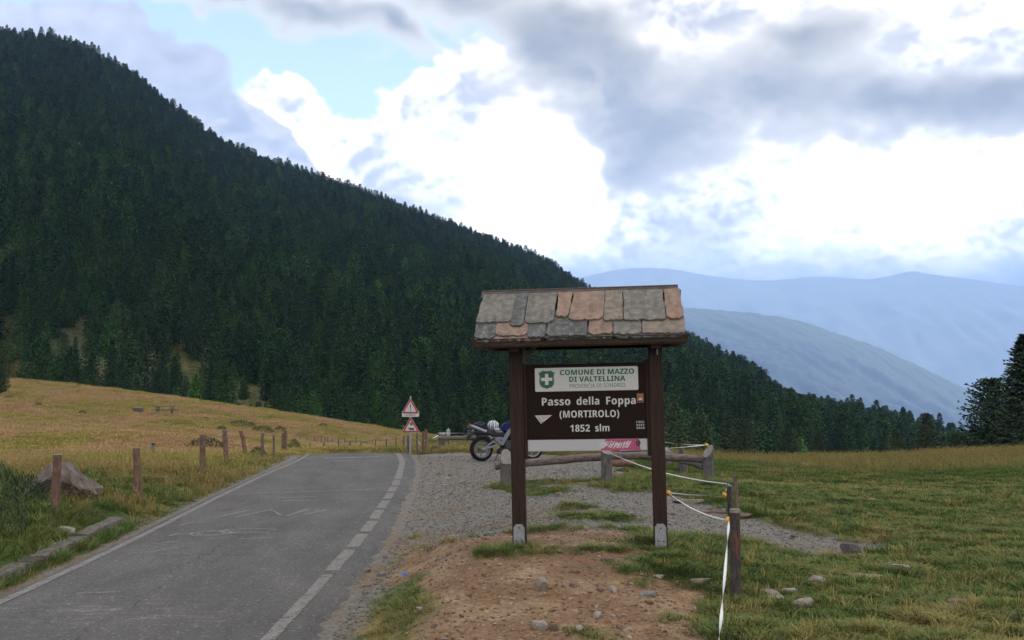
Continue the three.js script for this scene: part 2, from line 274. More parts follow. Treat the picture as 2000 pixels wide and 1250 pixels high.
function H(x, z) {
  const d = -z; let h = baseH(x, z); const rs = roadSide(x, d);
  if (d > 170 || Math.abs(x) > 160) return h;
  const k = smooth(0.1, 1.6, rs), far = smooth(30, 60, d);
  const [g, e] = zones(x, d), turf = 1 - Math.max(g, e);
  h += k * turf * (0.08 * fbm2(x * 0.8, d * 0.8, 3) + 0.06 * fbm2(x * 2.4 + 3, d * 2.4, 2) + far * 0.28 * fbm2(x * 0.13, d * 0.13, 3) + 0.03 * turf);
  h += k * (g * 0.014 * fbm2(x * 3.5, d * 3.5, 2) + e * (0.03 * fbm2(x * 1.4, d * 1.4, 3) + 0.016 * fbm2(x * 6, d * 6, 2)));
  return h;
}
// colours of the ground by place, real-world albedo
const speck = rng(5);
const CELL = 512, cellTone = new Float32Array(CELL * CELL); for (let i = 0; i < cellTone.length; i++) cellTone[i] = speck();
function stones(x, d, size) {                              // pebble pattern: tone of the nearest stone and the nearness of a gap
  const u = x / size, v = d / size, i = Math.floor(u), j = Math.floor(v); let b1 = 9, b2 = 9, id = 0;
  for (let a = -1; a <= 1; a++) for (let b = -1; b <= 1; b++) {
    const k = ((j + b) & (CELL - 1)) * CELL + ((i + a) & (CELL - 1)), t = cellTone[k], s = cellTone[(k + 7919) % (CELL * CELL)], dx = i + a + t - u, dy = j + b + s - v, e = dx * dx + dy * dy;
    if (e < b1) { b2 = b1; b1 = e; id = k; } else if (e < b2) b2 = e;
  }
  return [cellTone[(id + 331) % (CELL * CELL)], Math.sqrt(b2) - Math.sqrt(b1)];
}
function dryness(x, d) {                                   // 0 fresh green turf .. 1 straw
  const n = fbm2(x * 0.16 + 7, d * 0.1, 4), m = fbm2(x * 0.9, d * 0.7 + 30, 3);
  let v = 0.30 + 0.5 * n + 0.5 * m;
  if (x > 0) v += -0.24 + 0.54 * smooth(29, 46, d + 9 * fbm2(x * 0.13, d * 0.1 + 9, 3)) - 0.12 * smooth(0, 1, 1 - Math.abs(d - 22) / 12);
  const left = -x - 0.20 * d;                              // the left-hand meadow
  if (x < -5) v += 0.75 * smooth(20, 34, d) * smooth(-1, 5, -x - 5.5) - 0.12 * (1 - smooth(16, 27, d)) + 0.1 * smooth(0, 10, left);
  if (x < -6 && d > 40) v = Math.max(v - 0.12, 0.5 + 0.8 * n + 0.4 * m);
  return clamp(v);
}
function groundColor(x, d, detail) {
  const [g, e] = zones(x, d), big = fbm2(x * 0.5, d * 0.5, 3), dry = dryness(x, d);
  let r = lerp(0.080, 0.385, dry), gg = lerp(0.118, 0.262, dry), b = lerp(0.018, 0.100, dry); if (x < -5 && d > 25) { const h = fbm2(x * 0.11 + 60, d * 0.06, 4) + 0.5 * fbm2(x * 0.5, d * 0.25, 3), k = smooth(-0.35, 0.35, h); r *= lerp(0.8, 1.08, k); gg *= lerp(0.92, 0.98, k); b *= lerp(0.6, 1.15, k); }
  const t1 = 1 + 0.35 * big; r *= t1; gg *= t1; b *= t1;
  let er = 0.37, eg = 0.205, eb = 0.092; const pale = smooth(-0.2, 0.5, fbm2(x * 0.8 + 50, d * 0.8, 4));
  er = lerp(er * 0.80, 0.45, pale); eg = lerp(eg * 0.79, 0.295, pale); eb = lerp(eb * 0.78, 0.155, pale);
  let cr = 0.245, cg = 0.220, cb = 0.178; const warm = smooth(0.0, 0.6, fbm2(x * 0.6 + 90, d * 0.5, 3) + 0.4 * smooth(19, 12, d) * smooth(1.5, 0, x));
  cr = lerp(cr, 0.25, warm); cg = lerp(cg, 0.185, warm); cb = lerp(cb, 0.115, warm);
  if (detail) {
    const [s1] = stones(x, d, 0.042), [s2] = stones(x + 3, d, 0.019), fine = N2(x * 60, d * 60);
    const k = 0.55 + 0.55 * s1 + 0.35 * s2 * s2; cr *= k; cg *= k; cb *= k * (0.96 + 0.08 * s2);
    const q = 0.70 + 0.42 * s2 + 0.12 * fine + (s1 > 0.90 ? 0.5 * s2 : 0) - (s1 < 0.10 ? 0.25 : 0); er *= q; eg *= q; eb *= q;
    const w = 0.8 + 0.4 * s2 + 0.1 * fine; r *= w; gg *= w; b *= w;
  }
  const A = 0.70, turf = Math.max(0, 1 - g - e), sum = turf + g + e;
  return [A * (r * turf + cr * g + er * e) / sum, A * (gg * turf + cg * g + eg * e) / sum, A * (b * turf + cb * g + eb * e) / sum];
}
{
  const nearTex = dataTex(1440, 1440, (u, v) => groundColor(lerp(FX0, FX1, u), lerp(FD0, FD1, v), true));
  nearTex.wrapS = nearTex.wrapT = THREE.ClampToEdgeWrapping;
  const tn = tileNoise(71), bump = dataTex(512, 512, (u, v) => { const [s, gap] = stones(u * 2.816, v * 2.816, 0.044); const h = 0.35 * clamp(gap * 2.2) + 0.25 * s + 0.3 + 0.15 * tn(u, v, 40); return [h, h, h]; }, false);
  bump.repeat.set(1 / 2.8, 1 / 2.8);
  const grain = dataTex(512, 512, (u, v) => { const k = 0.86 + 0.2 * tn(u, v, 30) + 0.16 * tn(v, u, 90); return [k, k, k]; });
  grain.repeat.set(1 / 5, 1 / 5);
  bump.channel = 1; grain.channel = 1;
  const nearMat = std({ map: nearTex, bumpMap: bump, bumpScale: 0.016, roughness: 0.97 }), farMat = std({ map: grain, vertexColors: true, roughness: 1 });
  const axis = (fine0, fine1, step, end0, end1, grow) => { const a = []; let s = step; for (let x = fine0; x > end0; x -= s, s *= grow) a.unshift(x); a.pop(); for (let x = fine0; x < fine1; x += step) a.push(x); s = step; for (let x = fine1; x < end1; x += s, s *= grow) a.push(x); a.push(end1); if (a[0] > end0) a.unshift(end0); return a; };
  const xs = axis(-8, 8, 0.075, -420, 420, 1.035), ds = axis(7.5, 22, 0.085, -420, 172, 1.02), nx = xs.length, nd = ds.length;
  const pos = new Float32Array(nx * nd * 3), nor = new Float32Array(nx * nd * 3), uv = new Float32Array(nx * nd * 2), uv1 = new Float32Array(nx * nd * 2), col = new Float32Array(nx * nd * 3), zone = new Uint8Array(nx * nd);
  for (let j = 0; j < nd; j++) for (let i = 0; i < nx; i++) { const k = j * nx + i, x = xs[i], d = ds[j]; pos[k * 3] = x; pos[k * 3 + 1] = H(x, -d); pos[k * 3 + 2] = -d; uv[k * 2] = (x - FX0) / (FX1 - FX0); uv[k * 2 + 1] = (d - FD0) / (FD1 - FD0); uv1[k * 2] = x; uv1[k * 2 + 1] = d; const c = groundColor(x, d, false); col.set(c, k * 3); const [g, e] = zones(x, d); zone[k] = g > 0.5 && g >= e ? 1 : e > 0.5 ? 2 : 0; }
  const buckets = [[], [], [], []], idx = [];
  for (let j = 0; j < nd - 1; j++) for (let i = 0; i < nx - 1; i++) {
    const a = j * nx + i, near = xs[i] >= FX0 && xs[i + 1] <= FX1 && ds[j] >= FD0 && ds[j + 1] <= FD1, z = near ? zone[a] : 0;
    const o = near ? z : 3; buckets[o].push(a, a + 1, a + nx, a + 1, a + nx + 1, a + nx); idx.push(a, a + 1, a + nx, a + 1, a + nx + 1, a + nx);
  }
  const whole = new THREE.BufferGeometry(); whole.setAttribute('position', new THREE.BufferAttribute(pos, 3)); whole.setIndex(idx); whole.computeVertexNormals(); nor.set(whole.attributes.normal.array);
  const cut = (lists) => {                                  // the cells of some buckets with the vertices they use
    const map = new Int32Array(nx * nd).fill(-1), used = [], ix = [], groups = [];
    lists.forEach((l, m) => { groups.push([ix.length, l.length, m]); for (const a of l) { if (map[a] < 0) { map[a] = used.length; used.push(a); } ix.push(map[a]); } });
    const take = (src, n) => { const out = new Float32Array(used.length * n); used.forEach((a, q) => { for (let c = 0; c < n; c++) out[q * n + c] = src[a * n + c]; }); return new THREE.BufferAttribute(out, n); };
    const g = new THREE.BufferGeometry(); g.setAttribute('position', take(pos, 3)); g.setAttribute('normal', take(nor, 3)); g.setAttribute('uv', take(uv, 2)); g.setAttribute('uv1', take(uv1, 2)); g.setAttribute('color', take(col, 3)); g.setIndex(ix);
    for (const [s, n, m] of groups) g.addGroup(s, n, m); return g;
  };
  ground_thing('meadow', cut([buckets[0], buckets[3]]), [nearMat, farMat], 'structure', 'grassy mountain meadow on both sides of the pass road');
  ground_thing('gravel_lot', cut([buckets[1]]), nearMat, 'structure', 'grey gravel parking area to the right of the road');
  ground_thing('bare_earth', cut([buckets[2]]), nearMat, 'structure', 'trodden brown earth in front of the wooden pass sign');
}
// ------------------------------------------------------------------ road with worn asphalt, edge lines and chalk
const roadFrame = (s) => { const d = s, x = roadC(d), dx = (roadC(d + 0.1) - roadC(d - 0.1)) / 0.2, l = Math.hypot(dx, 1); return { x, d, y: roadY(d), nx: 1 / l, nd: -dx / l }; };   // right-hand normal
function roadPoint(off, d, lift = 0) { const f = roadFrame(d); return V(f.x + f.nx * off, roadY(f.d) + lift + 0.03 * (1 - (off / 2.1) ** 2), -(f.d + f.nd * off)); }
{
  const tn = tileNoise(91), D0 = -14, D1 = 41;
  const near = dataTex(1024, 2048, (u, v) => {
    const x = (u - 0.5) * 4.4, d = lerp(6, 36, v), [s1] = stones(x + 9, d, 0.02), [s2] = stones(x, d, 0.011);
    let k = 0.082 * (0.66 + 0.36 * s1 + 0.42 * s2 * s2) * (1 + 0.30 * fbm2(x * 0.8, d * 0.35 + 4, 4) + 0.14 * fbm2(x * 4, d * 0.7, 3));
    if (s1 > 0.95) k *= 1.7;
    const wheel = Math.exp(-(((Math.abs(x) - 0.85) / 0.4) ** 2)); k *= 1 + 0.07 * wheel;
    // dark sealed crack patches and a pale scuffed lane patch
    const crack = Math.abs(d - 13.3 - 0.12 * fbm2(x * 1.5, 3, 3)) < 0.06 + 0.05 * N2(x * 3, 1) && x > -0.9 && x < 0.5; if (crack && N2(x * 9, d * 14) > -0.35) k *= 0.72;
    if (Math.abs(d - 27.4 - 0.1 * N2(x * 1.3, 8)) < 0.10 && x > 0.2) k *= 0.8;
    const cl = Math.abs(x + 0.25 + 0.35 * fbm2(d * 0.5, 5, 4)); if (cl < 0.012 + 0.012 * N2(d * 2, 1)) k *= 0.6; const c2 = Math.abs(fbm2(x * 0.9 + 11, d * 0.5, 4)); if (c2 < 0.010 && N2(x * 0.6, d * 0.4) > 0.1) k *= 0.65;
    const scuff = smooth(0.05, 0.5, fbm2(x * 1.1 + 5, d * 5, 4)) * smooth(0.9, 0.2, Math.abs(d - 10.0)) * smooth(1.7, 0.6, Math.abs(x + 0.4)); k *= 1 + 0.55 * scuff;
    return [k * 1.10, k * 1.02, k * 0.92];
  });
  near.wrapT = THREE.ClampToEdgeWrapping; near.wrapS = THREE.ClampToEdgeWrapping;
  const bump = dataTex(512, 512, (u, v) => { const [s, gap] = stones(u * 5.632, v * 5.632, 0.022 * 2); const h = 0.4 * clamp(gap * 2) + 0.4 * s + 0.1 * tn(u, v, 60); return [h, h, h]; }, false); bump.repeat.set(1 / 1.6, 1 / 1.6); bump.channel = 1;
  const asphalt = std({ map: near, bumpMap: bump, bumpScale: 0.006, roughness: 0.88 });
  const rows = 420, cols = 26, pos = [], uv = [], uv1 = [], idx = [];
  for (let j = 0; j <= rows; j++) {
    const d = D0 + (D1 - D0) * j / rows, el = -1.9 + 0.2 * smooth(24, 33, d) - 0.05 * fbm2(d * 1.3, 2, 4), er = rightLine(d) + 0.41 + 0.14 * fbm2(d * 1.1, 9, 4) + 0.06 * N2(d * 5, 4);
    for (let i = 0; i <= cols; i++) { const o = lerp(el, er, i / cols), p = roadPoint(o, d, i === 0 || i === cols ? -0.05 : 0); pos.push(p.x, p.y, p.z); uv.push(o / 4.4 + 0.5, (d - 6) / 30); uv1.push(o, d); }
  }
  for (let j = 0; j < rows; j++) for (let i = 0; i < cols; i++) { const a = j * (cols + 1) + i; idx.push(a, a + 1, a + cols + 1, a + 1, a + cols + 2, a + cols + 1); }
  const g = new THREE.BufferGeometry(); g.setAttribute('position', new THREE.Float32BufferAttribute(pos, 3)); g.setAttribute('uv', new THREE.Float32BufferAttribute(uv, 2)); g.setAttribute('uv1', new THREE.Float32BufferAttribute(uv1, 2)); g.setIndex(idx); g.computeVertexNormals();
  const road = ground_thing('road', g, asphalt, 'structure', 'narrow grey asphalt pass road with worn white edge lines');
  // painted strips: worn paint cut by an alpha of the chipped film
  const wear = (seed, amount) => { const n = tileNoise(seed); return dataTex(256, 256, (u, v) => { const a = n(u, v, 18) + 0.8 * n(v, u, 60) > amount - 0.0 ? 1 : 0; return [a, a, a]; }, false); };
  const paintMap = (() => { const n = tileNoise(55); const t = dataTex(256, 256, (u, v) => { const k = 0.225 * (0.9 + 0.22 * n(u, v, 14) + 0.2 * n(v, u, 50)); return [k * 1.06, k * 0.98, k * 0.86]; }); t.repeat.set(1, 1); return t; })();
  const worn = wear(61, -0.34), chalky = wear(63, -0.24), thin = wear(65, -0.2);
  const paint = std({ map: paintMap, alphaMap: worn, alphaTest: 0.5, roughness: 0.85 }), chalk = std({ color: rgb(0.235, 0.228, 0.215), alphaMap: chalky, alphaTest: 0.5 }), lineMat = std({ color: rgb(0.24, 0.235, 0.22), alphaMap: thin, alphaTest: 0.5 }), red = std({ color: rgb(0.16, 0.09, 0.08), alphaMap: chalky, alphaTest: 0.5 });
  const ribbon = (path, width, lift) => {                   // path of [offset, d]
    const pos = [], uv = [], idx = []; let len = 0;
    path.forEach(([o, d], i) => {
      const p = path[Math.max(0, i - 1)], q = path[Math.min(path.length - 1, i + 1)], tx = q[0] - p[0], ty = q[1] - p[1], l = Math.hypot(tx, ty) || 1, w = (typeof width === 'function' ? width(d) : width) / 2;
      if (i) len += Math.hypot(o - p[0], d - p[1]);
      for (const s of [-1, 1]) { const v = roadPoint(o + ty / l * w * -s * -1, d - tx / l * w * s, lift); pos.push(v.x, v.y, v.z); uv.push(s * w * 1.0, len); }
      if (i) { const a = i * 2; idx.push(a - 2, a, a - 1, a - 1, a, a + 1); }
    });
    const g = new THREE.BufferGeometry(); g.setAttribute('position', new THREE.Float32BufferAttribute(pos, 3)); g.setAttribute('uv', new THREE.Float32BufferAttribute(uv, 2)); g.setIndex(idx); g.computeVertexNormals(); return g;
  };
  const run = (o, a, b, step = 0.25) => { const n = Math.max(2, Math.ceil((b - a) / step)), r = []; for (let i = 0; i <= n; i++) r.push([o(lerp(a, b, i / n)), lerp(a, b, i / n)]); return r; };
  part('edge_line', ribbon(run((d) => -1.64 + 0.2 * smooth(24, 33, d) + 0.012 * N2(d, 3), -12, 33.5), 0.12, 0.006), paint, road);
  const ro = (d) => rightLine(d) + 0.01 * N2(d, 5);
  part('edge_line', ribbon(run(ro, 4, 11.9), 0.13, 0.006), paint, road);
  for (const [a, b] of [[12.15, 13.65], [13.9, 15.1], [15.35, 16.5], [16.8, 17.95], [18.25, 19.4], [19.7, 20.75], [21.05, 22.05], [22.35, 23.5]]) part('line_dash', ribbon(run(ro, a, b), 0.17, 0.006), paint, road);
  part('edge_line', ribbon(run(ro, 23.85, 33.3), 0.17, 0.006), paint, road);
  part('finish_line', ribbon([[-1.58, 20.6], [-0.8, 20.75], [0, 20.95], [0.8, 21.2], [1.38, 21.45]], 0.07, 0.006), lineMat, road);
  const ring = (cx, cd, rx, rd, t0, t1) => { const r = []; for (let i = 0; i <= 40; i++) { const t = lerp(t0, t1, i / 40); r.push([cx + rx * Math.cos(t), cd + rd * Math.sin(t)]); } return r; };
  const marks = [[ring(-0.62, 15.2, 0.3, 0.26, 0, 6.28), 0.035], [ring(-0.62, 15.2, 0.2, 0.16, 0, 6.28), 0.03], [ring(-0.1, 15.4, 0.42, 0.22, 0.3, 5.6), 0.035], [[[-1.0, 17.0], [-0.6, 17.9]], 0.05], [[[-0.62, 17.0], [-0.2, 18.0], [0.1, 17.2]], 0.05], [[[0.2, 17.1], [0.45, 18.0]], 0.05], [[[-0.3, 19.3], [0.3, 19.4]], 0.06], [[[-0.4, 19.9], [0.35, 20.0]], 0.05], [[[-1.3, 13.5], [-1.0, 13.62], [-0.78, 13.95]], 0.03], [[[-1.22, 14.25], [-0.9, 14.5]], 0.03], [[[-1.35, 16.2], [-1.25, 16.5], [-1.0, 16.45]], 0.04], [[[-1.2, 15.0], [-1.12, 15.3]], 0.045], [[[-0.8, 30.5], [0.9, 30.9]], 0.18], [[[-0.4, 29.2], [0.2, 29.3]], 0.12], [[[-1.9 + 0.9, 10.9], [-0.55, 10.95]], 0.03], [[[-0.1, 14.6], [0.4, 14.75]], 0.03], [[[0.5, 17.3], [0.8, 17.9]], 0.05]];
  for (const [path, w] of marks) part('chalk_mark', ribbon(path, w * 1.45, 0.005), chalk, road);
  for (const [path, w] of [[[[-1.1, 18.1], [-0.9, 18.3]], 0.12], [[[-0.15, 17.5], [0.05, 17.25]], 0.08], [[[-0.35, 15.05], [-0.05, 15.0]], 0.05]]) part('red_chalk_mark', ribbon(path, w * 1.5, 0.005), red, road);
}
// ------------------------------------------------------------------ the grey cloud over the pass that keeps the sun off the foreground, above the picture
{
  const h = 950, off = h / Math.tan(SUN_EL), cx = Math.sin(SUN_AZ) * off + 60, cz = -Math.cos(SUN_AZ) * off - 400;
  const g = new THREE.IcosahedronGeometry(1, 24), p = g.attributes.position;
  for (let i = 0; i < p.count; i++) {
    const v = V(p.getX(i), p.getY(i), p.getZ(i)), n = fbm3(v.x * 2.3, v.y * 2.3 + 4, v.z * 2.3, 4), m = 1 + 0.22 * n + 0.10 * Math.abs(fbm3(v.x * 7, v.y * 7, v.z * 7, 3));
    p.setXYZ(i, cx + v.x * 800 * m, h + (v.y > 0 ? v.y * 190 : v.y * 60) * m, cz + v.z * 760 * m);
  }
  g.deleteAttribute('uv'); g.computeVertexNormals();
  const mat = new THREE.MeshPhysicalMaterial({ color: rgb(0.96, 0.94, 0.90), roughness: 1, transmission: 0.40, thickness: 0, ior: 1.02, specularIntensity: 0, side: THREE.DoubleSide });
  const o = single('cloud', g, mat, 'grey cloud drifting over the pass above the picture', 'cloud');
}
// ------------------------------------------------------------------ the wooded mountainside, the blue ridge, the far range
const ridgePx = curve([[-900, -190], [-500, -50], [-200, 40], [0, 78], [110, 92], [250, 160], [330, 225], [450, 300], [600, 353], [750, 403], [900, 458], [1000, 496], [1080, 530], [1150, 578], [1230, 622], [1340, 672], [1450, 738], [1550, 798], [1650, 820], [1750, 846], [1890, 884], [2050, 890], [2400, 960], [2900, 1010]]);
const ridgeD = curve([[-900, 640], [0, 700], [500, 800], [900, 930], [1100, 950], [1250, 880], [1400, 780], [1650, 620], [1900, 600], [2400, 600], [2900, 600]]);
const HILL_NEAR = 118;
function hillH(x, z) {
  const d = -z, px = 1000 + x / d * FOCAL, dr = ridgeD(px), t = (d - HILL_NEAR) / (dr - HILL_NEAR), hr = P(px, ridgePx(px), dr).y, xb = x / d * HILL_NEAR, hb = TPS(xb, -HILL_NEAR) - 1.5;
  if (t > 1) return hr - (d - dr) * 0.45;
  const tt = Math.max(0, t), prof = px > 1200 ? 1.0 : 1.12;
  return lerp(hb, hr, Math.pow(tt, lerp(1.12, 1.0, smooth(1100, 1500, px)))) + Math.sin(Math.PI * tt) * (9 * fbm2(x * 0.006, d * 0.006, 3) + 2.5 * fbm2(x * 0.03, d * 0.03, 2)) + 0 * prof;
}
const fanMesh = (px0, px1, nx, dist, ny, hf, cf) => {      // a sheet fanned out over bearings and distances
  const pos = [], col = [], idx = [];
  for (let j = 0; j <= ny; j++) for (let i = 0; i <= nx; i++) { const px = lerp(px0, px1, i / nx), d = dist(px, j / ny), x = (px - 1000) / FOCAL * d, y = hf(x, -d, px, j / ny); pos.push(x, y, -d); const c = cf(x, d, px, j / ny); col.push(...c); }
  for (let j = 0; j < ny; j++) for (let i = 0; i < nx; i++) { const a = j * (nx + 1) + i; idx.push(a, a + 1, a + nx + 1, a + 1, a + nx + 2, a + nx + 1); }
  const g = new THREE.BufferGeometry(); g.setAttribute('position', new THREE.Float32BufferAttribute(pos, 3)); g.setAttribute('color', new THREE.Float32BufferAttribute(col, 3)); g.setIndex(idx); g.computeVertexNormals(); return g;
};
const earthMat = std({ vertexColors: true, roughness: 1 });
ground_thing('hillside', fanMesh(-900, 2900, 260, (px, t) => lerp(HILL_NEAR, ridgeD(px) + 160, t), 110, hillH, (x, d) => { const n = fbm2(x * 0.03, d * 0.03, 3); return n > 0 ? [0.085, 0.080, 0.030] : [0.045, 0.05, 0.02]; }), earthMat, 'structure', 'steep mountainside under the conifer forest');
// blue ridge across the valley, 2.6 km away, and the far range
{
  const top = curve([[200, 420], [700, 520], [1000, 575], [1250, 596], [1340, 600], [1420, 606], [1500, 614], [1570, 628], [1620, 645], [1700, 672], [1750, 694], [1810, 722], [1870, 752], [1935, 778], [2050, 832], [2300, 960], [2600, 1100]]);
  const M = 6400;
  const dist = (px, t) => lerp(3600, 8200, t);
  const rise = (px, t) => { const h = P(px, top(px), M).y, s = (lerp(3600, 8200, t) - 3600) / (M - 3600); return s <= 1 ? lerp(-620, h, Math.pow(s, 0.9)) : h - (s - 1) * 700; };
  const rill = (x, d) => { const q = x * 0.8 + d * 0.55; return 1 - Math.abs(fbm2(q * 0.0018, d * 0.0005, 4)) * 2; };
  ground_thing('blue_mountain', fanMesh(200, 2600, 420, dist, 150, (x, z, px, t) => { const s = (lerp(3600, 8200, t) - 3600) / 2800, k = s < 1 ? Math.sin(Math.PI * clamp(s)) : 0; return rise(px, t) + k * 85 * (rill(x, -z) - 0.55) + (8 + 20 * k) * fbm2(x * 0.009, z * 0.009, 3); }, (x, d, px, t) => {
    const s = (lerp(3600, 8200, t) - 3600) / 2800, n = fbm2(x * 0.0025, d * 0.0025, 4), high = smooth(0.72, 0.86, s + 0.12 * n + 0.2 * smooth(1300, 1900, px) - 0.1), scar = smooth(0.42, 0.5, fbm2((x + d * 0.5) * 0.008, d * 0.0016 + 8, 3)) * 0.9;
    return [lerp(0.007, 0.028, high) + 0.03 * scar, lerp(0.012, 0.040, high) + 0.028 * scar, lerp(0.014, 0.022, high) + 0.026 * scar];
  }), earthMat, 'structure', 'hazy blue wooded mountain ridge falling to the right');
  const peaks = curve([[-400, 560], [800, 540], [1100, 545], [1210, 527], [1290, 523], [1400, 540], [1500, 548], [1600, 540], [1690, 545], [1740, 540], [1780, 530], [1830, 537], [1900, 545], [1960, 553], [2040, 562], [2200, 548], [2700, 570], [3400, 600]]);
  const F = 14000;
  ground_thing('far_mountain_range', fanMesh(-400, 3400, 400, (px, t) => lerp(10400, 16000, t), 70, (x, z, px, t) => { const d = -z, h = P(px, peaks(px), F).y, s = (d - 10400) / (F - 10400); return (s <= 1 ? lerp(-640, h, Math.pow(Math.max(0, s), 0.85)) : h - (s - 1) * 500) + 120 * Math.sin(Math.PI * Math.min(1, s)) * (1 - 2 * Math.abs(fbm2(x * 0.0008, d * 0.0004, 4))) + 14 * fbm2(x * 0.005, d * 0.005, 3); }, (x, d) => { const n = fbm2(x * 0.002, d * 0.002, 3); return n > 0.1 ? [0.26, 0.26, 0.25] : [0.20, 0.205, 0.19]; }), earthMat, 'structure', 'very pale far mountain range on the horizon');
  ground_thing('valley', (() => { const g = new THREE.PlaneGeometry(30000, 16400, 20, 20); g.rotateX(-Math.PI / 2); g.translate(0, -660, -8000); tint(g, 0.10, 0.13, 0.06); return g; })(), earthMat, 'structure', 'deep valley floor far below');
}
// ------------------------------------------------------------------ conifers
function leaf(pos, p, dir, side, len, wid) {               // one kite of needles
  const a = p, b = p.clone().addScaledVector(dir, len * 0.55).addScaledVector(side, wid / 2), c = p.clone().addScaledVector(dir, len), e = p.clone().addScaledVector(dir, len * 0.5).addScaledVector(side, -wid / 2);
  for (const v of [a, b, c, a, c, e]) pos.push(v.x, v.y, v.z);
}
function roundNormals(pos, up, mid) {                       // foliage lit as the rounded mass it forms: every face turned outwards
  const n = new Float32Array(pos.length), a = V(0, 0, 0), b = V(0, 0, 0), c = V(0, 0, 0), e = V(0, 0, 0), f = V(0, 0, 0), m = V(0, 0, 0);
  for (let i = 0; i < pos.length; i += 9) {
    a.fromArray(pos, i); b.fromArray(pos, i + 3); c.fromArray(pos, i + 6); m.copy(a).add(b).add(c).divideScalar(3); const l = Math.hypot(m.x, m.z) || 1e-6, out = V(m.x / l, up + 0.5 * (m.y - mid > 0.75 ? m.y : 0), m.z / l);
    e.subVectors(b, a); f.subVectors(c, a); e.cross(f).normalize(); if (e.dot(out) < 0) { for (let k = 0; k < 3; k++) { const t = pos[i + 3 + k]; pos[i + 3 + k] = pos[i + 6 + k]; pos[i + 6 + k] = t; } e.negate(); }
    out.normalize().multiplyScalar(1.0).addScaledVector(e, 0.16).normalize(); for (let k = 0; k < 9; k += 3) out.toArray(n, i + k);
  }
  const g = new THREE.BufferGeometry(); g.setAttribute('position', new THREE.Float32BufferAttribute(pos, 3)); g.setAttribute('normal', new THREE.BufferAttribute(n, 3)); return g;
}
function crownGeo(seed, o) {                                // a unit-high crown of drooping sprays; o: levels, per, radius(t), spray counts, size
  const r = rng(seed), pos = [];
  for (let k = 0; k < o.levels; k++) {
    const t0 = (k + 0.3) / o.levels, per = Math.round(o.per * (0.45 + 0.55 * (1 - t0)));
    for (let q = 0; q < per; q++) {
      if (r() < o.gap) continue;
      const t = clamp(t0 + (r() - 0.5) * 1.1 / o.levels), y = o.base + (1 - o.base) * t, ang = (q + r() * 0.9) / per * Math.PI * 2 + k * 1.7, len = o.radius(t) * (0.62 + 0.6 * r() + (r() < 0.12 ? 0.25 : 0)), lift = o.lift(t) + (r() - 0.5) * 0.25;
      const out = V(Math.cos(ang), lift, Math.sin(ang)).normalize(), flat = V(-Math.sin(ang), 0, Math.cos(ang)), n = o.segs;
      for (let s = 0; s < n; s++) {
        const f = (s + 0.6 + 0.5 * r()) / n, p = V(0, y, 0).addScaledVector(out, len * f * 0.9); p.y -= o.droop * len * f * f;
        for (const w of o.segs > 1 ? [-1, 1] : [r() < 0.5 ? -1 : 1]) {
          const dir = out.clone().multiplyScalar(0.8).addScaledVector(flat, w * (0.35 + 0.5 * r())).add(V(0, (r() - 0.55) * 0.9, 0)).normalize();
          const side = V(r() - 0.5, r() - 0.5, r() - 0.5).cross(dir).normalize(); leaf(pos, p, dir, side, o.size * (0.7 + 0.7 * r()) * (0.65 + 0.35 * (1 - t)), o.size * o.wide * (0.6 + 0.6 * r()));
        }
      }
      if (o.tip) { const p = V(0, y, 0).addScaledVector(out, len * 0.8); p.y -= o.droop * len * 0.6; leaf(pos, p, out.clone().add(V(0, -0.1 - 0.3 * r(), 0)).normalize(), flat.clone().add(V(0, r() - 0.5, 0)).normalize(), o.size * 1.1, o.size * o.wide * 0.6); }
    }
  }
  for (let q = 0; q < 5; q++) { const d = V((r() - 0.5) * 0.5, 1, (r() - 0.5) * 0.5).normalize(); leaf(pos, V(0, 0.93, 0), d, V(r() - 0.5, 0, r() - 0.5).normalize(), 0.08 + 0.03 * r(), o.size * 0.35); }
  return roundNormals(pos, 0.75, 0.12);
}
const spruce = (t) => 0.215 * Math.pow(1 - t, 0.85) + 0.012, stonePine = (t) => 0.27 * Math.sqrt(Math.max(0, 1 - Math.pow(t * 0.98, 2.2))) * (t < 0.12 ? 0.7 + 2.4 * t : 1) * 0.92, larch = (t) => 0.24 * Math.pow(1 - t, 0.7) * (t < 0.1 ? 0.75 : 1) + 0.012, broad = (t) => 0.36 * Math.sqrt(Math.max(0, 1 - Math.pow(Math.abs(t - 0.35) / 0.66, 2)));
const shapes = [
  { base: 0.05, radius: spruce, lift: (t) => -0.25 + 0.7 * t, droop: 0.25 }, { base: 0.06, radius: stonePine, lift: (t) => 0.15 + 0.5 * t, droop: 0.05 }, { base: 0.08, radius: larch, lift: (t) => -0.05 + 0.5 * t, droop: 0.2 }, { base: 0.03, radius: (t) => spruce(t) * 1.25, lift: (t) => -0.2 + 0.6 * t, droop: 0.22 }, { base: 0.1, radius: (t) => stonePine(t) * 0.85, lift: (t) => 0.1 + 0.5 * t, droop: 0.08 },
];
const farCrowns = shapes.map((s, i) => crownGeo(300 + i, { ...s, levels: 24, per: 17, gap: 0.06, segs: 2, size: 0.054, wide: 0.75, tip: true }));
const midCrowns = shapes.map((s, i) => crownGeo(400 + i, { ...s, levels: 32, per: 20, gap: 0.1, segs: 4, size: 0.036, wide: 0.6, tip: true }));
const trunkGeo = (() => { const pts = []; for (let i = 0; i <= 6; i++) pts.push(V(0.006 * Math.sin(i), i / 6 * 0.96 - 0.03, 0.005 * Math.cos(i * 1.3))); return sweep(pts, (t) => 0.015 * (1 - 0.9 * t), 7, false); })();
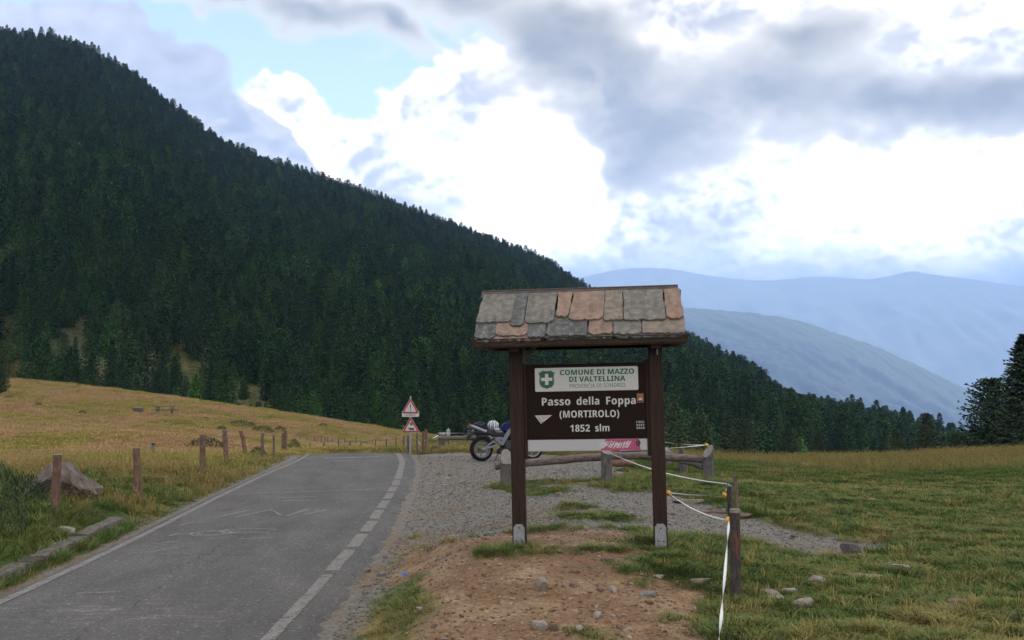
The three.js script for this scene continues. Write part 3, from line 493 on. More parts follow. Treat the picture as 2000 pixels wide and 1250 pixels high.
const needleMats = [rgb(0.0123, 0.0507, 0.0055), rgb(0.0195, 0.0673, 0.0068), rgb(0.0084, 0.0401, 0.0050), rgb(0.0325, 0.0873, 0.0094), rgb(0.0130, 0.0496, 0.0072)].map((color) => std({ color, roughness: 0.95, side: THREE.DoubleSide }));
const barkMat = std({ color: rgb(0.045, 0.034, 0.026) });
const clearings = [[20, 655, 24, 5], [140, 657, 40, 5], [385, 714, 30, 9], [335, 690, 12, 7], [480, 777, 44, 11], [8, 715, 18, 6]];
{
  const r = rng(77), list = [];
  const project = (x, y, d) => { const dy = y - EYE, f = d * CP + dy * SP, v = (dy * CP - d * SP) / f; return [1000 + x / f * FOCAL, 625 - v * FOCAL]; };
  let d = 104;
  while (d < 1120) {
    const step = lerp(3.7, 4.7, smooth(120, 220, d)) * 0.92 + d * 0.0020, x0 = -0.66 * d, x1 = 0.66 * d;
    for (let x = x0; x < x1; x += step * (0.75 + 0.5 * r())) {
      const xx = x + (r() - 0.5) * step, dd = d + (r() - 0.5) * step * 1.2, px = 1000 + xx / dd * FOCAL;
      if (dd > ridgeD(px) + 25) continue;
      const near = dd < HILL_NEAR + 6, y = near ? Math.min(TPS(xx, -dd), hillH(xx, -dd) + 1.5) : hillH(xx, -dd), [sx, sy] = project(xx, y, dd);
      let skip = false, room = 99; for (const [a, b, w, h] of clearings) if (((sx - a) / w) ** 2 + ((sy - b) / h) ** 2 < 1 + 0.5 * N2(xx, dd)) skip = true;
      for (const [a, b, w, h] of clearings) if (Math.abs(sx - a) < w * 0.9 && sy > b + h * 0.6 && sy < b + h + 110) room = Math.min(room, (sy - b - h * 0.5) / FOCAL * dd);
      if (skip) { if (r() < 0.45) continue; room = Math.min(room, 2.2 + 1.6 * r()); }
      if (dd < 150 && fbm2(xx * 0.05 + 4, dd * 0.05, 3) < -0.22) continue;
      if (dd < 116 && (px < 30 || r() < 0.5)) continue;
      if (px > 1560 && px < 1900 && dd < 190) continue;
      let size = (7.8 + 6.6 * Math.pow(r(), 1.5)) * lerp(0.34 + 0.36 * r(), 1, smooth(112, 210, dd)) * (0.92 + 0.3 * fbm2(xx * 0.02, dd * 0.02, 2)) * (px > 1500 ? 0.95 : 1);
      size = Math.min(size, room * (0.7 + 0.5 * r())); if (size < 2.2) continue;
      list.push({ x: xx, y: y - 0.3, z: -dd, h: size, kind: [0, 3, 2, 0, 3, 4, 2, 1, 0, 3][Math.floor(r() * 10)], w: 0.85 + 0.4 * r(), turn: r() * 6.28, tone: r(), sx, sy, show: sx > 5 && sx < 1995 && sy - size / dd * FOCAL * 0.4 < 900 ? size / dd : 0 });
    }
    d += step * 0.9;
  }
  list.sort((a, b) => b.show - a.show);
  const single = list.slice(0, 290), rest = list.slice(290), protos = [];
  const far = new THREE.Group(); far.name = 'forest'; far.userData.kind = 'stuff'; far.userData.label = 'dense dark conifer forest covering the mountainside'; scene.add(far);
  for (let k = 0; k < 5; k++) {
    const mine = rest.filter((t) => t.kind === k);
    const crown = tint(farCrowns[k].clone(), 1, 1, 1), trunk = tint(trunkGeo.clone(), 1.6, 1.1, 1.3), g = join([crown, trunk]);
    const m = new THREE.InstancedMesh(g, std({ color: rgb(1, 1, 1), vertexColors: true, roughness: 0.95, side: THREE.DoubleSide }), mine.length); m.name = 'conifer_stand'; m.userData.kind = 'stuff'; m.castShadow = m.receiveShadow = true;
    const mt = new THREE.Matrix4(), q = new THREE.Quaternion(), c = new THREE.Color();
    mine.forEach((t, i) => { q.setFromEuler(new THREE.Euler((t.tone - 0.5) * 0.05, t.turn, (t.w - 1) * 0.08)); mt.compose(V(t.x, t.y, t.z), q, V(t.h * t.w, t.h, t.h * t.w)); m.setMatrixAt(i, mt); const pal = needleMats[(k + Math.floor(t.tone * 9)) % 5].color, j = (0.72 + 0.5 * t.tone * t.tone + 0.2 * ((t.turn * 7) % 1)) * 1.22 * ((t.turn * 31) % 1 > 0.9 ? 1.5 : 1); c.copy(pal).multiplyScalar(j * (1 + 0.35 * fbm2(t.x * 0.02, t.z * 0.02, 2))); m.setColorAt(i, c); });
    far.add(m);
  }
  single.forEach((t, i) => {
    const k = t.kind, mat = needleMats[(k + Math.floor(t.tone * 9)) % 5]; let o;
    const right = t.sx > 1290, label = right ? 'conifer at the lower edge of the forest behind the right-hand meadow' : t.sx > 640 ? 'dark conifer at the forest edge behind the road and gravel lot' : 'dark green conifer at the lower forest edge above the left-hand meadow', group = right ? 'conifers behind the right-hand meadow' : t.sx > 640 ? 'conifers behind the road and the gravel lot' : 'conifers above the left-hand meadow';
    const key = k * 5 + needleMats.indexOf(mat);
    if (!protos[key]) { o = protos[key] = thing('conifer_tree', label, 'tree', V(0, 0, 0), group); part('crown', midCrowns[k], mat, o); part('trunk', trunkGeo, barkMat, o); }
    else { o = protos[key].clone(); o.name = numbered('conifer_tree'); scene.add(o); tag(o, label, 'tree', group); }
    o.position.set(t.x, t.y, t.z); o.rotation.set(0, t.turn, 0); o.scale.set(t.h * t.w, t.h, t.h * t.w);
  });
}
// trees that stand nearer: at the crest on the right
{
  const bigSpruce = crownGeo(501, { base: 0.04, radius: (t) => 0.26 * Math.pow(1 - t, 0.75) + 0.015, lift: (t) => -0.12 + 0.75 * t, droop: 0.16, levels: 58, per: 30, gap: 0.03, segs: 6, size: 0.034, wide: 0.5, tip: true });
  const bush = crownGeo(502, { base: 0.02, radius: (t) => broad(t) * 0.95, lift: (t) => 0.25 + 0.5 * t, droop: 0.02, levels: 42, per: 28, gap: 0.03, segs: 5, size: 0.042, wide: 0.6, tip: true });
  const young = crownGeo(503, { base: 0.02, radius: (t) => 0.34 * Math.pow(1 - t, 0.6) * (t < 0.15 ? 0.8 : 1), lift: (t) => 0.05 + 0.6 * t, droop: 0.05, levels: 32, per: 24, gap: 0.05, segs: 4, size: 0.048, wide: 0.5, tip: true });
  const stand = (geo, mat, px, d, topPx, basePx, w, label, turn = 0, group) => {
    const b = P(px, basePx, d), t = P(px, topPx, d), h = t.y - b.y, o = thing('conifer_tree', label, 'tree', b, group, turn);
    part('crown', geo, mat, o); part('trunk', trunkGeo, barkMat, o); o.scale.set(h * w, h, h * w); return o;
  };
  const dk = std({ color: rgb(0.028, 0.056, 0.020), roughness: 0.95, side: THREE.DoubleSide }), mid = std({ color: rgb(0.040, 0.066, 0.026), roughness: 0.95, side: THREE.DoubleSide }), lite = std({ color: rgb(0.062, 0.095, 0.030), roughness: 0.95, side: THREE.DoubleSide });
  stand(bigSpruce, dk, 2012, 58, 655, 905, 1.3, 'tall dark larch with drooping tips cut by the right picture edge', 0.4);
  stand(bush, dk, 1940, 57, 745, 897, 1.2, 'dense round dark pine in front of the tall larch at right', 1.2);
  stand(young, dk, 1985, 54, 780, 897, 1.6, 'low dark pine under the tall larch at the right edge', 2.0);
  stand(young, mid, 1812, 78, 808, 905, 1.15, 'dark green young pine standing alone at the right meadow crest', 0.7);
  stand(young, lite, 1750, 80, 838, 905, 1.3, 'low light green pine left of the lone young pine', 2.2);
  stand(bush, mid, 1868, 74, 848, 900, 1.4, 'low dark bush beside the lone young pine at the crest', 0.2);
  for (const [px, d, top, base, w, g, m, label] of [[1318, 92, 788, 905, 1.0, young, lite, 'light green young larch just right of the sign post'], [1368, 96, 800, 908, 1.1, young, lite, 'light green larch second from the sign post'], [1425, 98, 806, 905, 0.95, young, mid, 'pointed green conifer behind the leaning rail post'], [1455, 92, 822, 906, 1.2, bush, mid, 'broad dark green conifer behind the tape poles'], [1540, 95, 840, 905, 1.25, bush, mid, 'rounded green conifer behind the meadow crest in the middle'], [1600, 99, 842, 905, 1.1, young, dk, 'small dark conifer at the crest beside the rounded one']]) stand(g, m, px, d, top, base, w, label, px);
  stand(bush, mid, -6, 60, 690, 770, 0.9, 'green bush cut by the left picture edge at the meadow crest', 1);
}
// ------------------------------------------------------------------ shared materials of timber and stone
function woodTex(seed, base, dark, rep = 2, knots = 0.5) {
  const n = tileNoise(seed), n2 = tileNoise(seed + 9), [r0, g0, b0] = base, [r1, g1, b1] = dark;
  const t = dataTex(256, 512, (u, v) => {
    const warp = n(u, v, 5) * 0.08, st = n2(u + warp, v * 0.06 + n(u, v, 3) * 0.01, 46), fine = n(u + warp, v * 0.1, 90), big = n2(v, u, 6);
    let k = clamp(0.5 + 0.75 * st + 0.4 * fine + 0.5 * big); const cr = st < -0.42 ? 0.55 : 1; if (n2(u, v, 10) > 0.62 - 0.2 * knots) k *= 0.5;
    return [lerp(r1, r0, k) * cr, lerp(g1, g0, k) * cr, lerp(b1, b0, k) * cr];
  });
  t.repeat.set(rep, rep * 0.5); return t;
}
function woodBump(seed) { const n = tileNoise(seed); const t = dataTex(256, 256, (u, v) => { const k = 0.5 + 0.6 * n(u, v * 0.08, 50) + 0.2 * n(v, u, 20); return [k, k, k]; }, false); t.repeat.set(2, 1); return t; }
const wBump = woodBump(140);
const W = {
  sign: new THREE.MeshPhysicalMaterial({ specularIntensity: 0.5,  map: woodTex(101, [0.070, 0.034, 0.017], [0.011, 0.005, 0.003]), bumpMap: wBump, bumpScale: 0.004, roughness: 0.62 }),
  post: std({ map: woodTex(103, [0.235, 0.130, 0.082], [0.11, 0.062, 0.042]), bumpMap: wBump, bumpScale: 0.008 }),
  postGrey: std({ map: woodTex(105, [0.20, 0.145, 0.105], [0.09, 0.066, 0.05]), bumpMap: wBump, bumpScale: 0.008 }),
  rail: std({ map: woodTex(107, [0.215, 0.165, 0.145], [0.10, 0.072, 0.062]), bumpMap: wBump, bumpScale: 0.010 }),
  stump: std({ map: woodTex(109, [0.155, 0.140, 0.120], [0.065, 0.058, 0.048]), bumpMap: wBump, bumpScale: 0.010 }),
  bark: std({ map: woodTex(111, [0.105, 0.082, 0.062], [0.035, 0.027, 0.021], 3, 1), bumpMap: wBump, bumpScale: 0.02 }),
  cut: std({ map: woodTex(113, [0.27, 0.25, 0.22], [0.17, 0.155, 0.13], 1, 0), roughness: 0.95 }),
  red: std({ color: rgb(0.14, 0.045, 0.022) }),
};
const steel = std({ color: rgb(0.32, 0.33, 0.34), metalness: 0.6, roughness: 0.5 }), darkMetal = std({ color: rgb(0.04, 0.04, 0.042), metalness: 0.4, roughness: 0.5 });
const ribbonMat = std({ color: rgb(0.72, 0.72, 0.70), roughness: 0.55, side: THREE.DoubleSide }), yellow = std({ color: rgb(0.72, 0.42, 0.025), roughness: 0.45 }), orange = std({ color: rgb(0.70, 0.28, 0.03), roughness: 0.45 });
// a weathered log from base to top, uneven along its length; slant cuts the top obliquely
function logGeo(base, top, r, seed, sides = 14, taper = 0.92, bend = 0.04) {
  const q = rng(seed), n = 9, pts = [], dir = top.clone().sub(base), a = q() * 6.28, L = dir.length();
  for (let i = 0; i <= n; i++) { const t = i / n; pts.push(base.clone().addScaledVector(dir, t).add(V(Math.cos(a), 0, Math.sin(a)).multiplyScalar(bend * L * (Math.sin(t * 3.14) * 0.5 + 0.3 * N2(t * 3, seed))))); }
  return sweep(pts, (t, w) => r * lerp(1, taper, t) * (1 + 0.05 * N2(t * 4 + seed, Math.cos(w) * 1.2) + 0.03 * N2(Math.sin(w) * 2, seed)), sides, true);
}
function slantTop(g, y0, nx, nz) {                          // shears the upper end so that it is cut obliquely
  const p = g.attributes.position; for (let i = 0; i < p.count; i++) { const y = p.getY(i); if (y > y0) { const cap = y0 + (y - y0) ; p.setY(i, cap + (p.getX(i) * nx + p.getZ(i) * nz)); } } g.computeVertexNormals(); return g;
}
function rockGeo(seed, w, h, d, flat = 0.5, detail = 2) {
  const g = mergeVertices(new THREE.IcosahedronGeometry(1, detail).deleteAttribute('uv').deleteAttribute('normal'), 1e-4), p = g.attributes.position, q = rng(seed), planes = [];
  for (let i = 0; i < 7; i++) planes.push([V(q() - 0.5, (q() - 0.5) * 0.8, q() - 0.5).normalize(), 0.42 + 0.32 * q()]);
  planes.push([V((q() - 0.5) * 0.3, 1, (q() - 0.5) * 0.3).normalize(), 0.30 + 0.45 * (1 - flat)]);
  for (let i = 0; i < p.count; i++) { const v = V(p.getX(i), p.getY(i), p.getZ(i)); for (const [n, o] of planes) { const e = v.dot(n); if (e > o) v.addScaledVector(n, (o - e) * 0.92); } v.multiplyScalar(1 + 0.07 * N3(v.x * 2.2 + seed, v.y * 2.2, v.z * 2.2) + 0.03 * N3(v.x * 6, v.y * 6 + seed, v.z * 6)); p.setXYZ(i, v.x, v.y, v.z); }
  g.computeBoundingBox(); const b = g.boundingBox, s = b.getSize(V(0, 0, 0)); g.translate(-(b.min.x + b.max.x) / 2, -b.min.y, -(b.min.z + b.max.z) / 2); g.scale(w / s.x, h / s.y, d / s.z);
  const c = toCreasedNormals(g, 0.55), P3 = c.attributes.position, uv = new Float32Array(P3.count * 2); for (let i = 0; i < P3.count; i++) { uv[i * 2] = P3.getX(i) + P3.getY(i) * 0.4; uv[i * 2 + 1] = P3.getZ(i) + P3.getY(i) * 0.8; } c.setAttribute('uv', new THREE.BufferAttribute(uv, 2)); return c;
}
function stoneTex(seed, a, b, c, rep = 2.5) { const n = tileNoise(seed), m = tileNoise(seed + 5); const t = dataTex(256, 256, (u, v) => { const k = clamp(0.5 + 0.9 * n(u, v, 7) + 0.4 * m(u, v, 26)), l = smooth(0.25, 0.5, m(v, u, 12) + 0.2 * n(u, v, 40)), s = 0.86 + 0.28 * (m(u, v, 80) + 0.5); return [0, 1, 2].map((q) => lerp(lerp(a[q], b[q], k), c[q], l * 0.7) * s); }); t.repeat.set(rep, rep); return t; }
const stoneBump = (() => { const n = tileNoise(171); const t = dataTex(256, 256, (u, v) => { const k = 0.5 + 0.5 * n(u, v, 14) + 0.3 * n(v, u, 44); return [k, k, k]; }, false); t.repeat.set(3, 3); return t; })();
const stone = (seed, a, b, c, rep) => std({ map: stoneTex(seed, a, b, c, rep), bumpMap: stoneBump, bumpScale: 0.012, roughness: 0.92 });
const ROCK = { pale: stone(181, [0.27, 0.225, 0.175], [0.36, 0.315, 0.255], [0.26, 0.19, 0.13], 3), beige: stone(183, [0.24, 0.19, 0.145], [0.31, 0.25, 0.19], [0.18, 0.12, 0.08], 3), brown: stone(185, [0.15, 0.095, 0.06], [0.22, 0.14, 0.09], [0.10, 0.07, 0.05], 3), dark: stone(187, [0.085, 0.075, 0.07], [0.13, 0.11, 0.10], [0.20, 0.19, 0.17], 3), grey: stone(189, [0.17, 0.165, 0.155], [0.25, 0.24, 0.22], [0.12, 0.11, 0.10], 3) };
const onGround = (x, z, dy = 0) => V(x, H(x, z) + dy, z);
const hitH = (px, py) => { const p = hit(px, py); return onGround(p.x, p.z); };
const pxm = (p) => -p.z / FOCAL;                           // metres per pixel of the photograph at a point
// ------------------------------------------------------------------ the pass sign under its slate roof
const SIGN_TURN = -7 * Math.PI / 180, SIGN_LEAN = 1.15 * Math.PI / 180;
const signBase = V(0.855, 0.2, -10.93);
{
  const sign = thing('pass_sign', 'brown wooden pass sign with two posts and a slate shingle roof', 'sign', signBase, null, SIGN_TURN);
  sign.rotation.set(0, SIGN_TURN, SIGN_LEAN, 'YXZ');
  const X = 0.772, PW = 0.152, PD = 0.115, up = (py) => (750 - py) / 175.7 + EYE - 0.2;   // heights over the base from pixel rows
  // posts
  for (const s of [-1, 1]) {
    const post = part('post', (() => { const g = box(PW, 2.62, PD, s * X, 1.11, 0, 0.008); return g; })(), W.sign, sign);
    const pl = extrude([[-0.061, 0], [0.061, 0], [0.061, 0.222], [0.032, 0.258], [-0.032, 0.258], [-0.061, 0.222]], 0.008, 0.0015); pl.translate(s * X, 0.015, PD / 2 + 0.006);
    const plate = part('base_plate', pl, std({ map: (() => { const n = tileNoise(201 + s); return dataTex(128, 256, (u, v) => { const k = 0.28 + 0.07 * n(u, v, 9), rust = smooth(0.35, 0.6, n(v, u, 14) + (1 - v) * 0.16 - 0.1 + 0.3 * n(u, v, 40)); return [lerp(k, 0.13, rust), lerp(k, 0.11, rust), lerp(k * 0.97, 0.09, rust)]; }); })(), roughness: 0.6 }), post);
    plate.material.map.repeat.set(6, 3.6); plate.name = 'base_plate';
    for (const [bx, by] of s < 0 ? [[0.0, 0.235], [-0.03, 0.095], [0.03, 0.09]] : [[0.0, 0.225], [-0.03, 0.09], [0.03, 0.085]]) { const b = new THREE.CylinderGeometry(0.0085, 0.0095, 0.008, 8); b.rotateX(Math.PI / 2); b.translate(s * X + bx, by, PD / 2 + 0.013); part('bolt', b, darkMetal, post); }
    part('inner_batten', box(0.034, 1.06, 0.06, s * (X - PW / 2 - 0.019), up(s < 0 ? 801 : 797), 0.01, 0.004), W.sign, post);
  }
  // board between the posts
  const BW = (X - PW / 2 - 0.037) * 2 + 0.0, top = up(710), bot = up(856), BH = top - bot, cy = (top + bot) / 2;
  const n1 = tileNoise(211);
  const k = 2048 / 863;                                     // canvas pixels per unit of the enlarged photograph
  const boardTex = canvasTex(2048, 1188, (c, w, h) => {
    c.fillStyle = '#21130a'; c.fillRect(0, 0, w, h);
    const q = rng(31); for (let i = 0; i < 900; i++) { c.fillStyle = `rgba(${20 + q() * 40 | 0},${12 + q() * 22 | 0},${8 + q() * 14 | 0},0.12)`; c.fillRect(q() * w, q() * h, 10 + q() * 120, 1 + q() * 3); }
    const text = (s, x0, x1, y, cap, font, spacing = 0) => { c.font = font.replace('SZ', Math.round(cap * k / 0.72)); c.textAlign = 'left'; const W0 = c.measureText(s).width; c.save(); c.translate((x0 - 412) * k, (y - 592) * k); c.scale((x1 - x0) * k / W0, 1); c.fillText(s, 0, 0); c.restore(); };
    c.fillStyle = '#c9c7c0';
    text('Passo', 513, 733, 867, 51, 'bold SZpx sans-serif'); text('della', 771, 944, 867, 51, 'bold SZpx sans-serif'); text('Foppa', 982, 1207, 867, 51, 'bold SZpx sans-serif');
    text('(MORTIROLO)', 645, 1083, 951, 46, 'bold SZpx sans-serif'); text('1852', 720, 868, 1046, 46, 'bold SZpx sans-serif'); text('slm', 902, 1012, 1046, 46, 'bold SZpx sans-serif');
  });
  const board = part('sign_board', box(BW, BH, 0.028, 0, cy, 0.012, 0.003), W.sign, sign);
  const plane = (w, h, x, y, z, mat, name, parent, round = 0) => { let g; if (round) { const r = round, a = w / 2, b = h / 2, sh = new THREE.Shape(); sh.moveTo(-a + r, -b); sh.lineTo(a - r, -b); sh.quadraticCurveTo(a, -b, a, -b + r); sh.lineTo(a, b - r); sh.quadraticCurveTo(a, b, a - r, b); sh.lineTo(-a + r, b); sh.quadraticCurveTo(-a, b, -a, b - r); sh.lineTo(-a, -b + r); sh.quadraticCurveTo(-a, -b, -a + r, -b); g = new THREE.ShapeGeometry(sh, 6); const p = g.attributes.position, uv = g.attributes.uv; for (let i = 0; i < p.count; i++) uv.setXY(i, (p.getX(i) + a) / w, (p.getY(i) + b) / h); } else g = new THREE.PlaneGeometry(w, h); g.translate(x, y, z); return part(name, g, mat, parent); };
  plane(BW - 0.006, BH - 0.006, 0, cy, 0.0275, new THREE.MeshPhysicalMaterial({ map: boardTex, roughness: 0.8, specularIntensity: 0.35 }), 'lettering', board);
  // white name plate
  const ux = (zx) => (zx - 412 - 431.5) / 863 * BW, uy = (zy, zx = 843) => up(540 + (zy + (zx - 412) * 0.0) / 3.472 + 1.5);
  const NW = 747 / 863 * BW, NH = 0.262, nx = ux(848.5), ny = top - 0.172;
  const nameTex = canvasTex(2048, 720, (c, w, h) => {
    const s = w / 747; c.fillStyle = '#c2c0b6'; c.fillRect(0, 0, w, h);
    const q = rng(33); for (let i = 0; i < 500; i++) { c.fillStyle = `rgba(120,115,100,${0.04 + 0.05 * q()})`; c.fillRect(q() * w, q() * h, 2 + q() * 30, 1 + q() * 5); }
    // municipal shield: green field, white cross
    const sx = 25 * s, sy = h * 0.10, sw = 122 * s, sh = h * 0.80;
    const shield = (i) => { c.beginPath(); c.moveTo(sx + i, sy + sh * 0.10 + i); c.quadraticCurveTo(sx + sw * 0.16, sy + sh * 0.12 + i, sx + sw * 0.22, sy + i); c.quadraticCurveTo(sx + sw * 0.5, sy + sh * 0.07 + i, sx + sw * 0.78, sy + i); c.quadraticCurveTo(sx + sw * 0.84, sy + sh * 0.12 + i, sx + sw - i, sy + sh * 0.10 + i); c.quadraticCurveTo(sx + sw * 0.90, sy + sh * 0.3, sx + sw * 0.94 - i, sy + sh * 0.5); c.quadraticCurveTo(sx + sw * 1.0 - i, sy + sh * 0.8 - i * 0.4, sx + sw * 0.74, sy + sh * 0.92 - i); c.quadraticCurveTo(sx + sw * 0.58, sy + sh * 0.94 - i, sx + sw * 0.5, sy + sh - i); c.quadraticCurveTo(sx + sw * 0.42, sy + sh * 0.94 - i, sx + sw * 0.26, sy + sh * 0.92 - i); c.quadraticCurveTo(sx + i, sy + sh * 0.8 - i * 0.4, sx + sw * 0.06 + i, sy + sh * 0.5); c.quadraticCurveTo(sx + sw * 0.10, sy + sh * 0.3, sx + i, sy + sh * 0.10 + i); c.closePath(); };
    c.fillStyle = '#0d3b26'; shield(0); c.fill(); c.strokeStyle = '#8fa896'; c.lineWidth = 6; shield(16); c.stroke(); c.fillStyle = '#10512f'; shield(22); c.fill();
    c.fillStyle = '#c9c8be'; c.fillRect(sx + sw * 0.40, sy + sh * 0.19, sw * 0.20, sh * 0.58); c.fillRect(sx + sw * 0.17, sy + sh * 0.39, sw * 0.66, sh * 0.17);
    const text = (t, x0, x1, y, cap, font) => { c.font = font.replace('SZ', Math.round(cap * h / 0.72)); c.textAlign = 'left'; const W0 = c.measureText(t).width; c.save(); c.translate((x0 - 475) * s, y * h); c.scale((x1 - x0) * s / W0, 1); c.fillText(t, 0, 0); if (c.lineWidth > 6) c.strokeText(t, 0, 0); c.restore(); };
    c.fillStyle = c.strokeStyle = '#0e5a30'; c.lineWidth = 7; text('COMUNE DI MAZZO', 655, 1197, 0.315, 0.215, 'bold SZpx sans-serif'); text('DI VALTELLINA', 720, 1130, 0.605, 0.215, 'bold SZpx sans-serif');
    c.lineWidth = 1; c.fillStyle = '#4b4b48'; text('PROVINCIA DI SONDRIO', 723, 1130, 0.865, 0.165, 'SZpx sans-serif');
  });
  plane(NW, NH, nx, ny, 0.031, std({ map: nameTex, roughness: 0.45 }), 'name_plate', board, 0.018);
  // stickers
  const paste = (w, h, zx, zy, tex, name, tri) => { let g; if (tri) { const sh = new THREE.Shape(tri.map(([a, b]) => new THREE.Vector2((a - 0.5) * w, (0.5 - b) * h))); g = new THREE.ShapeGeometry(sh); const p = g.attributes.position, uv = g.attributes.uv; for (let i = 0; i < p.count; i++) uv.setXY(i, p.getX(i) / w + 0.5, p.getY(i) / h + 0.5); } else g = new THREE.PlaneGeometry(w, h); g.translate(ux(zx), top - (zy - 592) / 498 * BH, 0.0305); return part(name, g, std({ map: tex, roughness: 0.5 }), board); };
  const U = BW / 863;
  paste(47 * U, 66 * U, 1233, 827, canvasTex(128, 180, (c) => { c.fillStyle = '#8a5a34'; c.fillRect(0, 0, 128, 180); c.fillStyle = '#7c2418'; c.beginPath(); c.arc(64, 84, 50, 0, 7); c.fill(); c.fillStyle = '#c9a45a'; c.lineWidth = 5; c.strokeStyle = '#c9a45a'; c.stroke(); c.fillStyle = '#d8cfc0'; for (const [x, y, w, h] of [[34, 78, 13, 42], [50, 52, 14, 68], [67, 40, 13, 80], [83, 62, 12, 58]]) { c.beginPath(); c.moveTo(x, y + h); c.lineTo(x + w / 2, y); c.lineTo(x + w, y + h); c.fill(); } c.fillRect(34, 108, 61, 16); c.fillStyle = '#3c2a1c'; c.fillRect(8, 148, 112, 22); }), 'emblem_sticker');
  paste(128 * U, 62 * U, 531, 958, canvasTex(256, 124, (c) => { c.fillStyle = '#b9b4ae'; c.fillRect(0, 0, 256, 124); c.strokeStyle = '#2b2724'; c.lineWidth = 7; c.beginPath(); c.moveTo(56, 16); c.lineTo(78, 66); c.stroke(); c.beginPath(); c.arc(80, 74, 8, 0, 7); c.fillStyle = '#2b2724'; c.fill(); c.strokeStyle = '#c0606c'; c.lineWidth = 5; for (let i = 0; i < 6; i++) { c.beginPath(); c.moveTo(102 + i * 3, 22 + i * 10); c.bezierCurveTo(120, 8 + i * 12, 150 - i * 4, 40 + i * 8, 196 - i * 18, 20 + i * 11); c.stroke(); } c.fillRect(92, 94, 26, 14); }), 'triangle_sticker', [[0, 0.02], [1, 0.0], [0.42, 0.92], [0.36, 1]]);
  paste(62 * U, 68 * U, 1228, 1003, canvasTex(160, 176, (c) => { c.fillStyle = '#15110e'; c.fillRect(0, 0, 160, 176); c.fillStyle = '#c8c6c0'; c.font = 'bold 44px sans-serif'; ['INCA', 'RGAD', 'URA@'].forEach((t, i) => { [...t].forEach((ch, j) => c.fillText(ch, 8 + j * 38, 52 + i * 54)); }); }), 'black_sticker');
  // white strip with the torn pink bill
  const SB = up(879), sx0 = -BW / 2 + 0.004, stripTex = canvasTex(2048, 220, (c, w, h) => {
    const s = w / 818; c.fillStyle = '#b2b1ac'; c.fillRect(0, 0, w, h); const q = rng(35);
    for (let i = 0; i < 260; i++) { c.fillStyle = `rgba(110,105,98,${0.03 + 0.05 * q()})`; c.fillRect(q() * w, q() * h, 3 + q() * 50, 1 + q() * 5); }
    c.fillStyle = '#b0486c'; c.beginPath(); c.moveTo(535 * s, 0); c.lineTo(760 * s, 0); c.lineTo(772 * s, 60); c.lineTo(768 * s, 150); c.lineTo(774 * s, h); c.lineTo(500 * s, h); c.lineTo(520 * s, h * 0.55); c.lineTo(538 * s, h * 0.5); c.lineTo(530 * s, h * 0.25); c.closePath(); c.fill();
    c.strokeStyle = '#c4c2bd'; c.lineCap = 'round';
    for (let i = 0; i < 26; i++) { const x = (500 + i * 7.6) * s, a = 40 + 50 * q(), b = 120 + 60 * q(); c.lineWidth = 9 + q() * 16; c.beginPath(); c.moveTo(x + 40, a); c.bezierCurveTo(x + 10, a + 40 * q(), x + 34, b - 60, x - 16 + 20 * q(), b); c.stroke(); }
    c.fillStyle = '#22181b'; for (let i = 0; i < 16; i++) { c.beginPath(); c.ellipse((742 + 26 * q()) * s, 14 + 120 * q(), 8 + 18 * q(), 5 + 14 * q(), q() * 3, 0, 7); c.fill(); }
    for (let i = 0; i < 14; i++) { c.beginPath(); c.ellipse((545 + 160 * q()) * s, 50 + 90 * q(), 4 + 10 * q(), 3 + 5 * q(), q() * 3, 0, 7); c.fill(); }
    c.strokeStyle = '#22181b'; c.lineWidth = 4; c.beginPath(); c.arc(752 * s, 165, 26, 0, 7); c.stroke();
  });
  const stripG = box(BW, bot - SB - 0.006, 0.008, 0, (bot + SB) / 2 - 0.003, 0.018, 0.001); part('lower_strip', stripG, std({ color: rgb(0.42, 0.41, 0.39), roughness: 0.5 }), sign);
  plane(BW - 0.004, bot - SB - 0.010, 0, (bot + SB) / 2 - 0.003, 0.0235, std({ map: stripTex, roughness: 0.55 }), 'torn_pink_poster', sign.children[sign.children.length - 1]);
  // roof
  const RX = -0.05, RL = 1.135, yR = up(577) + 0.02, yE = up(664), zR = -0.16, run = 0.50, ang = Math.atan2(yR - yE, run), len = Math.hypot(yR - yE, run);
  const roof = part('roof', join([0, 1].map((b) => { const g = box(RL * 2 - 0.03, 0.022, len, 0, 0, len / 2, 0.002); g.rotateX(ang); if (b) g.rotateY(Math.PI); g.translate(RX, yR - 0.035, zR); return g; })), W.sign, sign);
  const slateC = [[0.145, 0.136, 0.114], [0.085, 0.090, 0.086], [0.255, 0.155, 0.108], [0.180, 0.155, 0.122]];
  const slateTex = (seed, kind) => { const n = tileNoise(seed), m = tileNoise(seed + 50), t = dataTex(256, 256, (u, v) => { const a = clamp(0.5 + 0.8 * n(u, v, 5)), lich = smooth(0.15, 0.42, m(u, v, 9) + 0.25 * n(v, u, 26)), spot = m(v, u, 70) > 0.5 ? 0.6 : 1, vein = smooth(0.045, 0.0, Math.abs(n(v + 0.1 * m(u, v, 6), u, 6))) * 0.35, A = slateC[kind], B = kind === 2 ? slateC[3] : kind === 3 ? slateC[2] : slateC[kind === 0 ? 3 : 0]; const mixv = smooth(0.45, 0.75, a) * (kind === 1 ? 0.45 : 0.6); return [0, 1, 2].map((q) => lerp(lerp(A[q], B[q], mixv), [0.22, 0.21, 0.16][q], lich * 0.5) * spot * (1 - vein) * (0.92 + 0.16 * (n(u, v, 55) + 0.5)) * (0.84 + 0.5 * clamp(m(v, u, 4) + 0.5))); }); t.repeat.set(2.2, 2.2); return t; };
  const slateMats = [0, 1, 2, 3].map((kk) => [0, 1].map((j) => std({ map: slateTex(221 + kk * 7 + j * 3, kk), bumpMap: stoneBump, bumpScale: 0.003, roughness: 0.85 })));
